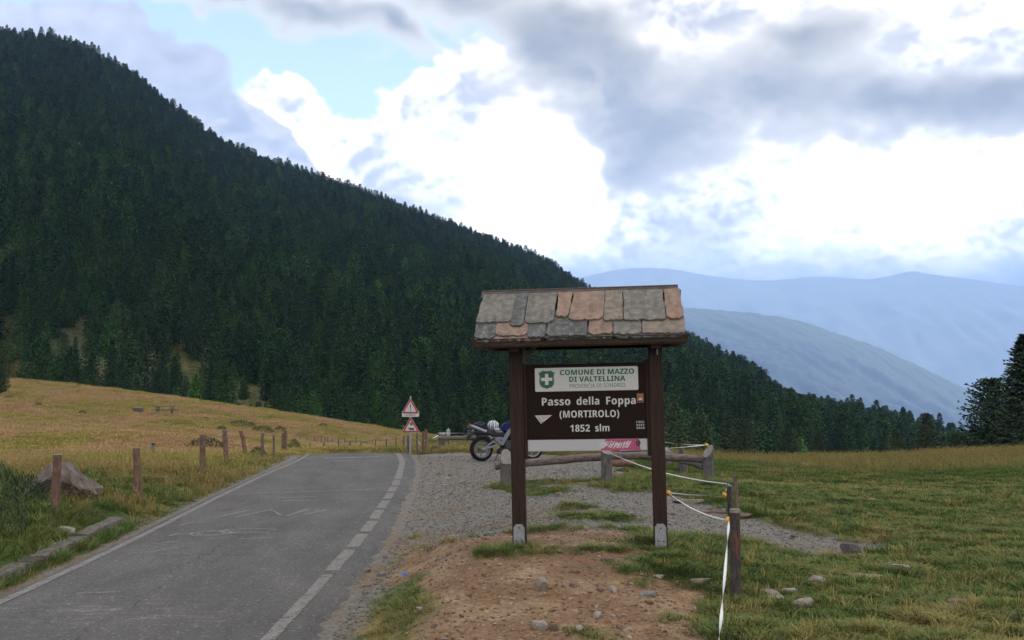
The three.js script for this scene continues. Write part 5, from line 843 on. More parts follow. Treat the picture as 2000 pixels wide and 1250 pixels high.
// ------------------------------------------------------------------ the parked motorbike, its right side towards the viewer
{
  const rear = hit(941, 901), bd = -rear.z, frontAt = P(1037, 893.5, bd + 0.55), base = onGround(rear.x, rear.z);
  const dx = frontAt.x - rear.x, dz = frontAt.z - rear.z, turn = Math.atan2(-dz, dx), scale = Math.hypot(dx, dz) / 1.44;
  const o = thing('motorbike', 'blue and black sports motorbike parked on the gravel behind the sign', 'motorbike', base, null, turn);
  o.rotation.set(-0.10, turn, 0, 'YXZ'); o.scale.setScalar(scale * 1.03);
  const rubber = new THREE.MeshPhysicalMaterial({ color: rgb(0.011, 0.011, 0.012), roughness: 0.95, specularIntensity: 0.4 }), black = std({ color: rgb(0.012, 0.012, 0.014), roughness: 0.6 }), blue = new THREE.MeshPhysicalMaterial({ color: rgb(0.005, 0.008, 0.055), roughness: 0.5, specularIntensity: 0.2, clearcoat: 0.03, clearcoatRoughness: 0.08 }), alu = std({ color: rgb(0.14, 0.145, 0.155), metalness: 0.2, roughness: 0.5 }), chrome = std({ color: rgb(0.26, 0.26, 0.27), metalness: 0.7, roughness: 0.42 }), grey = std({ color: rgb(0.12, 0.12, 0.125), metalness: 0.5, roughness: 0.5 });
  const rimM = std({ color: rgb(0.17, 0.17, 0.18), metalness: 0.5, roughness: 0.45 });
  const wheel = (x, R, w, rimR, name, spokes) => {          // z is the axle
    const g = new THREE.Group(); g.name = name; g.position.set(x, R, 0); o.add(g);
    const prof = [[rimR, -w * 0.36], [R - w * 0.30, -w * 0.5], [R - w * 0.12, -w * 0.42], [R - w * 0.02, -w * 0.2], [R, 0], [R - w * 0.02, w * 0.2], [R - w * 0.12, w * 0.42], [R - w * 0.30, w * 0.5], [rimR, w * 0.36]].map(([a, b]) => new THREE.Vector2(a, b));
    const t = new THREE.LatheGeometry(prof, 48); t.rotateX(Math.PI / 2); part('tyre', t, rubber, g);
    const rp = [[rimR - 0.022, -w * 0.25], [rimR + 0.004, -w * 0.38], [rimR + 0.004, -w * 0.33], [rimR - 0.02, 0], [rimR + 0.004, w * 0.33], [rimR + 0.004, w * 0.38], [rimR - 0.035, w * 0.25]].map(([a, b]) => new THREE.Vector2(a, b)), r = new THREE.LatheGeometry(rp, 40); r.rotateX(Math.PI / 2);
    const sp = []; for (let i = 0; i < spokes; i++) { const b = box(rimR - 0.04, 0.028, 0.03, (rimR - 0.04) / 2 + 0.03, 0, 0, 0.008); b.rotateZ(i / spokes * Math.PI * 2 + 0.3); sp.push(b); const c = box(rimR - 0.04, 0.026, 0.026, (rimR - 0.04) / 2 + 0.03, 0.03, 0, 0.008); c.rotateZ(i / spokes * Math.PI * 2 + 0.3); sp.push(c); }
    const hub = new THREE.CylinderGeometry(0.05, 0.05, w * 0.9, 20); hub.rotateX(Math.PI / 2); part('rim', join([r, ...sp, hub]), rimM, g);
    const disc = (R2, z) => { const s = new THREE.Shape(); s.absarc(0, 0, R2, 0, 6.2832); const h = new THREE.Path(); h.absarc(0, 0, R2 - 0.035, 0, 6.2832, true); s.holes.push(h); const d = new THREE.ExtrudeGeometry(s, { depth: 0.005, bevelEnabled: false, curveSegments: 32 }); d.translate(0, 0, z); return d; };
    part('brake_disc', disc(R > 0.31 ? 0.115 : 0.15, w * 0.5), chrome, g); return g;
  };
  wheel(0, 0.318, 0.18, 0.225, 'rear_wheel', 3); wheel(1.44, 0.30, 0.12, 0.222, 'front_wheel', 3);
  // swingarm with its triangulated brace (right side), stub end can
  const arm = (z) => { const g = extrude([[-0.075, 0.285], [-0.06, 0.36], [0.02, 0.372], [0.16, 0.455], [0.30, 0.545], [0.40, 0.555], [0.56, 0.50], [0.57, 0.40], [0.40, 0.375], [0.16, 0.32], [0.02, 0.275]], 0.045, 0.008, [[[0.12, 0.385], [0.30, 0.49], [0.36, 0.46], [0.34, 0.415]]]); g.translate(0, 0, z); return g; };
  part('swingarm', join([arm(0.135), arm(-0.135)]), alu, o);
  part('axle_nut', (() => { const g = new THREE.CylinderGeometry(0.028, 0.028, 0.03, 6); g.rotateX(Math.PI / 2); g.translate(0, 0.318, 0.168); return g; })(), chrome, o);
  part('brake_caliper', box(0.10, 0.07, 0.05, 0.10, 0.255, 0.12, 0.012), grey, o);
  // footrest plates and side plate
  part('footrest_plate', extrude([[0.30, 0.57], [0.40, 0.625], [0.52, 0.62], [0.60, 0.56], [0.60, 0.46], [0.53, 0.40], [0.46, 0.43], [0.38, 0.50]], 0.03, 0.006, [[[0.43, 0.56], [0.52, 0.56], [0.53, 0.50], [0.46, 0.52]]]).translate(0, 0, 0.175), alu, o);
  part('frame', join([1, -1].map((s) => { const g = extrude([[0.54, 0.40], [0.63, 0.40], [0.66, 0.55], [0.78, 0.72], [1.02, 0.86], [1.16, 0.90], [1.16, 0.98], [0.98, 0.945], [0.72, 0.82], [0.57, 0.62]], 0.04, 0.008); g.translate(0, 0, s * 0.15); return g; })), alu, o);
  part('engine', join([box(0.46, 0.26, 0.36, 0.80, 0.40, 0, 0.04), (() => { const g = box(0.30, 0.26, 0.32, 0.93, 0.62, 0, 0.03); g.rotateZ(0); return g; })(), (() => { const g = new THREE.CylinderGeometry(0.10, 0.10, 0.05, 20); g.rotateX(Math.PI / 2); g.translate(0.70, 0.40, 0.20); return g; })(), (() => { const g = new THREE.CylinderGeometry(0.085, 0.085, 0.05, 20); g.rotateX(Math.PI / 2); g.translate(0.93, 0.38, 0.20); return g; })()]), black, o);
  part('belly_pan', extrude([[0.42, 0.22], [0.50, 0.32], [1.10, 0.30], [1.18, 0.42], [1.24, 0.36], [1.10, 0.18], [0.60, 0.16]], 0.30, 0.03), black, o);
  part('radiator', (() => { const g = box(0.05, 0.36, 0.34, 0, 0, 0, 0.01); g.rotateZ(-0.25); g.translate(1.13, 0.62, 0); return g; })(), black, o);
  // fuel tank, seat, tail
  const body = (pts, w, bevel, name, mat) => { const g = extrude(pts, w, bevel); const p = g.attributes.position; g.computeBoundingBox(); const { min, max } = g.boundingBox; for (let i = 0; i < p.count; i++) { const t = (p.getY(i) - min.y) / (max.y - min.y); p.setZ(i, p.getZ(i) * (1 - 0.35 * t * t)); } g.computeVertexNormals(); return part(name, toCreasedNormals(g, 0.9), mat, o); };
  body([[0.52, 0.80], [0.56, 0.90], [0.66, 1.00], [0.82, 1.04], [1.00, 1.01], [1.10, 0.93], [1.08, 0.80], [0.90, 0.76], [0.66, 0.73]], 0.30, 0.05, 'fuel_tank', blue);
  body([[0.34, 0.79], [0.40, 0.83], [0.52, 0.82], [0.58, 0.76], [0.50, 0.73], [0.38, 0.74]], 0.32, 0.015, 'side_cover', grey);
  body([[0.02, 0.80], [0.10, 0.74], [0.30, 0.66], [0.50, 0.64], [0.66, 0.68], [0.62, 0.76], [0.48, 0.79], [0.24, 0.85], [0.02, 0.90]], 0.25, 0.03, 'seat', std({ color: rgb(0.016, 0.016, 0.018), roughness: 0.75 }));
  body([[-0.30, 0.94], [-0.26, 0.99], [-0.05, 0.955], [0.16, 0.90], [0.22, 0.83], [0.05, 0.82], [-0.15, 0.88]], 0.20, 0.03, 'tail_fairing', blue);
  body([[-0.20, 0.98], [-0.12, 1.02], [0.02, 0.985], [0.10, 0.95], [0.02, 0.92]], 0.17, 0.02, 'pillion_seat', black);
  for (const x of [-0.06, 0.07]) part('grab_handle', (() => { const g = new THREE.SphereGeometry(0.055, 14, 10); g.scale(1.1, 0.75, 1); g.translate(x, 1.005 - x * 0.25, 0.02); return g; })(), black, o);
  const pipe = (z) => { const a = V(-0.30, 0.925, z), b = V(0.10, 0.765, z), d = b.clone().sub(a); const pts = []; for (let i = 0; i <= 8; i++) pts.push(a.clone().addScaledVector(d, i / 8)); const tube = sweep(pts, (t) => 0.052 * (t < 0.08 ? 0.85 + 1.8 * t : 1), 18); const tip = sweep([a.clone().addScaledVector(d, -0.06), a.clone().addScaledVector(d, 0.02)], 0.034, 14); return join([tube, tip]); };
  part('exhaust', join([pipe(0.125), pipe(-0.125)]), chrome, o);
  part('tail_lamp', box(0.05, 0.05, 0.16, -0.32, 0.965, 0, 0.015), std({ color: rgb(0.30, 0.02, 0.02), roughness: 0.25 }), o);
  part('mudguard', (() => { const g = extrude([[-0.20, 0.86], [-0.12, 0.84], [-0.24, 0.70], [-0.36, 0.56], [-0.40, 0.575], [-0.33, 0.72]], 0.14, 0.01); return g; })(), black, o);
  part('number_plate', (() => { const g = box(0.012, 0.19, 0.17, 0, 0, 0, 0.003); g.rotateZ(-0.62); g.translate(-0.40, 0.665, 0); return g; })(), std({ color: rgb(0.05, 0.05, 0.05) }), o);
  for (const s of [1, -1]) part('indicator', sweep([V(-0.27, 0.80, s * 0.06), V(-0.28, 0.80, s * 0.16), V(-0.29, 0.805, s * 0.20)], (t) => 0.012 + 0.02 * t, 8), grey, o);
  part('heel_guard', (() => { const g = sweep([V(0.16, 0.66, 0.19), V(0.20, 0.615, 0.19), V(0.235, 0.575, 0.19)], 0.024, 10); return g; })(), chrome, o);
  part('side_stand', sweep([V(0.55, 0.28, -0.10), V(0.50, 0.10, -0.26), V(0.48, -0.02, -0.30)], 0.014, 7), grey, o);
  part('foot_peg', sweep([V(0.50, 0.40, 0.17), V(0.50, 0.40, 0.27)], 0.013, 8), grey, o);
  part('rear_hugger', (() => { const pts = []; for (let i = 0; i <= 12; i++) { const a = lerp(0.4, 1.9, i / 12); pts.push(V(Math.cos(a) * 0.345, 0.318 + Math.sin(a) * 0.345, 0)); } const g = sweep(pts, 0.06, 8); g.scale(1, 1, 1.4); return g; })(), black, o);
  // front end
  for (const s of [1, -1]) part('fork', sweep([V(1.45, 0.30, s * 0.10), V(1.34, 0.58, s * 0.10), V(1.20, 0.97, s * 0.10)], (t) => 0.027 - 0.004 * t, 12), s > 0 ? grey : grey, o);
  part('front_mudguard', (() => { const pts = []; for (let i = 0; i <= 12; i++) { const a = lerp(0.5, 2.5, i / 12); pts.push(V(1.44 + Math.cos(a) * 0.325, 0.30 + Math.sin(a) * 0.325, 0)); } const g = sweep(pts, 0.045, 8); g.scale(1, 1, 1.5); return g; })(), blue, o);
  part('headlamp', (() => { const g = new THREE.SphereGeometry(0.12, 20, 14); g.scale(0.8, 1.05, 1); g.translate(1.32, 0.93, 0); return g; })(), blue, o);
  part('handlebar', sweep([V(1.06, 1.06, 0.36), V(1.12, 1.06, 0.22), V(1.17, 1.03, 0.08), V(1.17, 1.03, -0.08), V(1.12, 1.06, -0.22), V(1.06, 1.06, -0.36)], 0.015, 8), black, o);
  for (const s of [1, -1]) part('mirror', join([sweep([V(1.13, 1.06, s * 0.22), V(1.12, 1.16, s * 0.28)], 0.008, 6), (() => { const g = new THREE.SphereGeometry(0.07, 16, 10); g.scale(0.5, 0.65, 1); g.rotateX(0); g.translate(1.10, 1.20, s * 0.31); return g; })()]), chrome, o);
  // helmet standing on the seat
  o.updateMatrixWorld(true);
  const hp = o.localToWorld(V(0.34, 0.795, 0.0)), R = 0.145 * scale * 1.03, h = thing('helmet', 'white and dark patterned motorcycle helmet resting on the motorbike seat', 'helmet', hp); h.rotation.y = turn - 0.5;
  const ht = canvasTex(512, 256, (c) => { c.fillStyle = '#b7b8be'; c.fillRect(0, 0, 512, 256); c.fillStyle = '#17171f'; for (let i = 0; i < 14; i++) { const x = i * 38; c.beginPath(); c.moveTo(x, 40 + (i % 3) * 14); c.bezierCurveTo(x + 26, 90, x - 10, 150, x + 12, 236); c.lineTo(x + 26 + (i % 2) * 8, 220); c.bezierCurveTo(x + 8, 150, x + 36, 100, x + 10, 40); c.fill(); } c.fillStyle = '#22264a'; for (let i = 0; i < 7; i++) { c.beginPath(); c.ellipse(30 + i * 74, 190, 15, 30, 0.5, 0, 7); c.fill(); } });
  const hprof = [[0, 1.92], [0.35, 1.88], [0.66, 1.72], [0.90, 1.42], [1.0, 1.05], [0.98, 0.65], [0.90, 0.30], [0.84, 0.05], [0.74, 0.0], [0.70, 0.12]].map(([x, y]) => new THREE.Vector2(x * R, y * R)).reverse(), hg = new THREE.LatheGeometry(hprof, 32); hg.scale(1.12, 1, 0.92);
  part('shell', hg, new THREE.MeshPhysicalMaterial({ map: ht, roughness: 0.3, clearcoat: 0.8 }), h);
  part('visor', (() => { const g = new THREE.SphereGeometry(R * 1.03, 24, 12, -0.95, 1.9, 1.15, 0.62); g.rotateY(0); g.scale(1.12, 1, 0.92); g.translate(0.02, R * 1.0, 0); return g; })(), std({ color: rgb(0.02, 0.02, 0.025), roughness: 0.12 }), h);
  part('chin_bar', (() => { const pts = []; for (let i = 0; i <= 12; i++) { const a = lerp(-1.1, 1.1, i / 12); pts.push(V(Math.cos(a) * R * 1.08, R * 0.32, Math.sin(a) * R * 0.90)); } return sweep(pts, R * 0.2, 10); })(), std({ color: rgb(0.45, 0.45, 0.47), roughness: 0.35 }), h);
  part('liner', (() => { const g = new THREE.CylinderGeometry(R * 0.72, R * 0.72, R * 0.2, 20); g.translate(0, R * 0.12, 0); return g; })(), black, h);
}
// ------------------------------------------------------------------ boulder, kerb, stones
{
  const b = hitH(85, 985), s = pxm(b), g = rockGeo(402, 162 * s, 100 * s, 1.1, -0.9, 5); g.rotateZ(-0.06); { const p = g.attributes.position, w = 162 * s; for (let i = 0; i < p.count; i++) { const x = p.getX(i) / w; p.setY(i, p.getY(i) * (1.06 - 0.5 * smooth(-0.02, 0.5, x) - 0.42 * smooth(-0.18, -0.5, x))); } }
  { const p = g.attributes.position; for (let i = 0; i < p.count; i++) { const x = p.getX(i), y = p.getY(i), z = p.getZ(i), q = x * 0.55 + y * 1.2; const l = 0.025 * Math.sin(q * 26 + 4 * N3(x * 3, y * 3, z * 3)) + 0.03 * N3(x * 5, y * 5, z * 5); p.setXYZ(i, x + l * 0.5, y + l, z + l * 0.8); } g.computeVertexNormals(); }
  const n = tileNoise(405), m = tileNoise(409), t = dataTex(512, 512, (u, v) => { const q = n(u, v, 6), st = m(u * 1, v, 9), k = clamp(0.5 + 0.9 * q), wht = smooth(0.30, 0.5, m(v, u, 11) + 0.3 * n(v, u, 44)), red = smooth(0.1, 0.5, st); return [0, 1, 2].map((c) => lerp(lerp([0.17, 0.130, 0.100][c], [0.30, 0.24, 0.185][c], k), lerp([0.13, 0.075, 0.055][c], [0.36, 0.34, 0.31][c], wht), Math.max(wht, red * 0.5)) * (0.85 + 0.3 * n(u, v, 90))); }); t.repeat.set(0.9, 0.9);
  const o = single('boulder', g, std({ map: t, bumpMap: stoneBump, bumpScale: 0.03, roughness: 0.95 }), 'big layered grey brown boulder behind the first log post on the left', 'boulder', b.clone().add(V(0, -0.26, -0.5)));
  o.rotation.y = 0.3;
}
{
  const k = thing('kerb', 'low old concrete kerb along the left verge, broken into pieces', 'kerb', V(0, 0, 0)), mat = stone(411, [0.135, 0.112, 0.09], [0.20, 0.172, 0.142], [0.09, 0.07, 0.05], 1.2);
  const seg = (list, seed) => { // list of pixels along the kerb's top front edge
    const pts = list.map(([a, b]) => { const p = hit(a, b); return V(p.x, Math.max(p.y, baseH(p.x, p.z)), p.z); }), n = 22, c = new THREE.CatmullRomCurve3(pts), pos = [], uv = [], idx = []; const prof = [[0.118, -0.25], [0.108, 0.085], [0.094, 0.10], [-0.10, 0.105], [-0.115, 0.09], [-0.125, -0.25]];
    for (let i = 0; i <= n; i++) { const v = c.getPoint(i / n), t = c.getTangent(i / n), r = V(-t.z, 0, t.x).normalize(); if (r.x < 0) r.negate(); prof.forEach(([a, h], q) => { const w = v.clone().addScaledVector(r, a + 0.022 * N2(i * 0.9 + seed, q)).add(V(0, h + 0.020 * N2(i * 0.9, q * 0.3 + seed), 0)); pos.push(w.x, w.y, w.z); uv.push(i * 0.15, q * 0.12); }); }
    const m = prof.length; for (let i = 0; i < n; i++) for (let q = 0; q < m - 1; q++) { const a = i * m + q; idx.push(a, a + m, a + 1, a + 1, a + m, a + m + 1); }
    for (const e of [0, n]) for (let q = 1; q < m - 1; q++) idx.push(e * m, e * m + q, e * m + q + 1);
    const g = new THREE.BufferGeometry(); g.setAttribute('position', new THREE.Float32BufferAttribute(pos, 3)); g.setAttribute('uv', new THREE.Float32BufferAttribute(uv, 2)); g.setIndex(idx); part('kerb_stone', toCreasedNormals(g, 0.6), mat, k);
  };
  seg([[227, 1022], [190, 1040], [158, 1058]], 1); seg([[155, 1060], [110, 1082], [70, 1102]], 2); seg([[64, 1104], [50, 1112]], 4); seg([[40, 1114], [0, 1134], [-80, 1172]], 3);
}
const stoneLabels = [];
{
  const list = [
    [1056, 1153, 30, 24, 'beige', 0.7, 'rounded beige grey stone, largest on the bare earth'], [1198, 1156, 17, 12, 'pale', 0.5, 'pale block-shaped stone on the earth below the sign middle'], [1120, 1150, 17, 10, 'brown', 0.6, 'brown stone between the beige boulder and the pale block'], [1173, 1153, 15, 8, 'brown', 0.5, 'small brown stone left of the pale block'],
    [1168, 1207, 18, 11, 'pale', 0.5, 'bright pale stone on the bare earth near the bottom edge'], [1056, 1227, 36, 16, 'pale', 0.8, 'flat pale stone half sunk in the earth at the bottom'], [1082, 1233, 22, 14, 'brown', 0.6, 'brown stone touching the flat pale one at the bottom'], [1131, 1234, 16, 12, 'pale', 0.5, 'small pale angular stone right of the brown one at the bottom'], [1209, 1228, 13, 11, 'brown', 0.4, 'small pointed brown stone at the bottom right of the earth'],
    [1186, 1097, 26, 10, 'dark', 0.9, 'dark flat slab lying on the earth between the sign posts'], [1121, 1118, 24, 9, 'brown', 0.9, 'flat brown slab on the earth below the sign'], [940, 1143, 14, 8, 'beige', 0.6, 'small beige stone alone on the earth at left'], [1370, 1146, 42, 14, 'beige', 0.9, 'long pale slab at the right rim of the bare earth'], [1286, 1131, 26, 8, 'pale', 0.9, 'flat pale stone below the right sign post'], [1266, 1166, 36, 12, 'grey', 0.95, 'thin grey slate shards on the earth left of the tape'],
    [1667, 1087, 40, 27, 'dark', 0.3, 'dark angular rock standing on the gravel tip'], [1755, 1129, 52, 18, 'pale', 0.9, 'flat pale rock sunk in the right-hand turf'], [1600, 1146, 42, 12, 'pale', 0.8, 'slanting pale rock right of the tape post in the turf'], [1688, 1140, 92, 10, 'beige', 0.9, 'long thin half-buried slab in the turf'], [1511, 1176, 44, 18, 'beige', 0.8, 'rounded beige rock, left one of the turf cluster'], [1544, 1165, 36, 11, 'pale', 0.9, 'thin pale rock, upper one of the turf cluster'], [1519, 1188, 34, 10, 'pale', 0.9, 'small pale rock, lower one of the turf cluster'], [1571, 1196, 48, 14, 'pale', 0.8, 'tilted pale slab, rightmost of the turf cluster'], [1821, 1187, 30, 8, 'pale', 0.9, 'narrow pale stone at the far right of the turf'], [1876, 1197, 42, 16, 'brown', 0.7, 'brown half-hidden rock at the far right of the turf'],
    [1704, 980, 14, 6, 'pale', 0.6, 'small white stone far back in the right meadow'], [1727, 996, 9, 7, 'beige', 0.6, 'tiny reddish stone beside the small white one'], [1342, 984, 68, 10, 'beige', 0.95, 'broad flat slab lying behind the right sign post'], [1211, 932, 20, 11, 'beige', 0.5, 'rounded stone below the barrier rail'], [1233, 1015, 17, 8, 'pale', 0.7, 'pale stone on the gravel between the sign posts'], [1386, 996, 12, 7, 'pale', 0.5, 'small pale stone in front of the broad flat slab'], [1413, 1000, 11, 8, 'pale', 0.4, 'white stone beside the mound under the tape posts'],
    [838, 1078, 14, 11, 'brown', 0.5, 'brown stone where gravel meets the earth at left'], [823, 1080, 9, 8, 'beige', 0.5, 'small beige stone touching the brown one at left'], [87, 1003, 20, 16, 'pale', 0.5, 'white stone at the foot of the first log post'], [92, 985, 10, 8, 'pale', 0.5, 'tiny white stone above the one at the first log post'], [128, 1047, 38, 22, 'pale', 0.95, 'square-cut white stone block on the left verge'], [716, 1118, 16, 9, 'beige', 0.6, 'beige stone at the right road edge near the grass'], [745, 1126, 17, 7, 'grey', 0.8, 'grey flat stone right of the road edge'], [713, 1147, 18, 6, 'beige', 0.8, 'flat beige stone lower at the road edge'], [820, 1194, 16, 8, 'pale', 0.6, 'pale stone in the earth below the road-side grass'], [848, 1228, 14, 9, 'brown', 0.5, 'brown stone near the bottom beside the grass'], [1240, 1033, 16, 5, 'grey', 0.9, 'grey flat stone in front of the right sign post gravel'], [905, 943, 16, 6, 'pale', 0.8, 'pale flat stone on the gravel left of the barrier post'], [1092, 970, 14, 8, 'beige', 0.6, 'beige stone on the gravel right of the left sign post'], [1450, 1228, 20, 7, 'pale', 0.8, 'pale flat stone in the turf near the tape end'], [1490, 1075, 10, 5, 'pale', 0.6, 'small pale stone on the grass edge of the gravel tip'], [1285, 1072, 14, 5, 'pale', 0.7, 'pale chip at the foot of the right sign post'],
  ];
  list.forEach(([px, py, w, h, m, flat, label], i) => {
    const p = hitH(px, py), s = pxm(p), W0 = w * s, H0 = h * s * (flat > 0.85 ? 0.75 : 0.95), D0 = Math.min(W0 * 0.9, Math.max(W0 * 0.5, H0 * 1.6)), sink = flat > 0.65 ? 0.42 : 0.28;
    const o = single('stone', rockGeo(430 + i, W0, H0 / (1 - sink), D0, flat, w > 30 ? 3 : 2), ROCK[m], label, 'stone', p.clone().add(V(0, -H0 * sink / (1 - sink), -D0 * 0.35))); o.rotation.set(0.12 * N2(i, 3), N2(i, 1) * 0.6, 0.10 * N2(i, 9) + (label.startsWith('tilted') || label.startsWith('slanting') ? (label.startsWith('tilted') ? 0.2 : -0.22) : 0));
  });
  // mound of roots and soil under the tape posts, clod on the road, blue litter
  for (const [px, py, w, h, label] of [[1396, 1004, 50, 6, 'brown log half sunk at the gravel edge behind the tape posts'], [1452, 1012, 40, 9, 'brown mound of earth at the foot of the tape posts']]) { const p = hitH(px, py), s = pxm(p); single(label.includes('log') ? 'fallen_log' : 'earth_mound', label.includes('log') ? logGeo(V(-w * s / 2, h * s * 0.35, 0), V(w * s / 2, h * s * 0.2, -0.1), h * s / 2, 520, 10, 0.8, 0.03) : rockGeo(521, w * s, h * s, 0.35, 0.5, 3), label.includes('log') ? W.post : ROCK.brown, label, label.includes('log') ? 'log' : 'mound', p); }
  { const p = hit(481, 1239); p.y += 0.03; single('clod', rockGeo(523, 0.10, 0.025, 0.06, 0.5, 2), ROCK.brown, 'small brown clod lying on the asphalt near the bottom edge', 'clod', p); }
  { const p = hit(500, 1237); p.y += 0.03; single('clod', rockGeo(524, 0.05, 0.02, 0.05, 0.5, 2), ROCK.brown, 'tiny clod right of the bigger one on the asphalt', 'clod', p); }
  { const p = hitH(790, 1127), g = new THREE.PlaneGeometry(0.075, 0.045, 8, 6), q = g.attributes.position; for (let i = 0; i < q.count; i++) q.setZ(i, 0.02 * N2(q.getX(i) * 40, q.getY(i) * 40) + 0.02); g.rotateX(-Math.PI / 2 + 0.35); g.computeVertexNormals(); single('litter', g, std({ color: rgb(0.07, 0.19, 0.5), roughness: 0.4, side: THREE.DoubleSide }), 'crumpled blue wrapper lying on the grass beside the road', 'litter', p.add(V(0, 0.02, 0))); }
}
// pebbles that nobody could count
{
  const r = rng(601), pebble = [0, 1, 2].map((i) => rockGeo(610 + i, 1, 0.62, 0.85, 0.5, 1)), kinds = [[], [], []];
  const add = (x, d, size, tone) => kinds[Math.floor(r() * 3)].push([x, d, size, tone]);
  for (let i = 0; i < 110000; i++) {
    const d = 7 + 25 * Math.pow(r(), 1.35), x = lerp(-0.36, 0.40, r()) * d * 1.05, [g, e] = zones(x, d), rs = roadSide(x, d); if (rs < 0.06) continue;
    const q = r(), near = 1 - smooth(8, 24, d);
    if (g > 0.35 && q < 0.85) add(x, d, (r() < 0.006 ? 0.05 + 0.05 * r() : 0.010 + 0.026 * Math.pow(r(), 3)) * (1 + d * 0.02), r() < 0.12 ? 1 : 0);
    else if (e > 0.35 && q < 0.80) add(x, d, (r() < 0.012 ? 0.03 + 0.045 * r() : 0.007 + 0.040 * Math.pow(r(), 6)), r() < 0.28 ? 3 : 2);
  }
  const group = new THREE.Group(); group.name = 'pebbles'; group.userData.kind = 'stuff'; group.userData.label = 'loose pebbles on the gravel lot and the bare earth'; scene.add(group);
  kinds.forEach((list, k) => {
    const m = new THREE.InstancedMesh(pebble[k], std({ color: rgb(1, 1, 1), roughness: 0.95 }), list.length); m.name = 'pebble_scatter'; m.userData.kind = 'stuff'; m.castShadow = m.receiveShadow = true; const M = new THREE.Matrix4(), Q = new THREE.Quaternion(), C = new THREE.Color();
    list.forEach(([x, d, s, t], i) => { Q.setFromEuler(new THREE.Euler((r() - 0.5) * 0.5, r() * 6.28, (r() - 0.5) * 0.5)); M.compose(V(x, H(x, -d) - s * (s > 0.04 ? 0.34 : 0.18), -d), Q, V(s * (0.8 + 0.5 * r()), s * (0.6 + 0.6 * r()), s)); m.setMatrixAt(i, M); const v = (0.75 + 0.6 * r()) * 0.62; const c = [[0.20, 0.19, 0.17], [0.34, 0.32, 0.29], [0.28, 0.165, 0.085], [0.42, 0.32, 0.22]][t]; C.setRGB(c[0] * v, c[1] * v, c[2] * v); m.setColorAt(i, C); });
    group.add(m);
  });
}
// ------------------------------------------------------------------ grass
function tuftGeo(seed, blades, o) {
  const r = rng(seed), pos = [];
  for (let i = 0; i < blades; i++) {
    const a = r() * 6.28, R = o.spread * Math.sqrt(r()), bx = Math.cos(a) * R, bz = Math.sin(a) * R, h = o.h * (0.55 + 0.6 * r()), lean = o.lean * (0.3 + r()), la = a + (r() - 0.5) * 2, w = o.w * (0.7 + 0.6 * r()), sx = -Math.sin(la + (r() - 0.5)), sz = Math.cos(la + (r() - 0.5));
    const p = (t) => [bx + Math.cos(la) * lean * h * t * t, h * t * (1 - 0.25 * lean * t), bz + Math.sin(la) * lean * h * t * t], A = p(0), B = p(0.55), C = p(1), e = (q, k, s) => [q[0] + sx * w * k * s, q[1], q[2] + sz * w * k * s];
    const A1 = e(A, 0.5, -1), A2 = e(A, 0.5, 1), B1 = e(B, 0.42, -1), B2 = e(B, 0.42, 1);
    pos.push(...A1, ...A2, ...B2, ...A1, ...B2, ...B1, ...B1, ...B2, ...C);
    if (o.head && r() < o.head) { const hd = h * 0.16; for (let k = 0; k < 2; k++) { const t = k * 1.57; pos.push(C[0] - Math.cos(t) * w * 1.3, C[1], C[2] - Math.sin(t) * w * 1.3, C[0] + Math.cos(t) * w * 1.3, C[1] + hd * 0.3, C[2] + Math.sin(t) * w * 1.3, C[0] + Math.cos(la) * hd * 0.5, C[1] + hd, C[2] + Math.sin(la) * hd * 0.5); } }
  }
  const g = new THREE.BufferGeometry(); g.setAttribute('position', new THREE.Float32BufferAttribute(pos, 3)); g.computeVertexNormals(); return g;
}
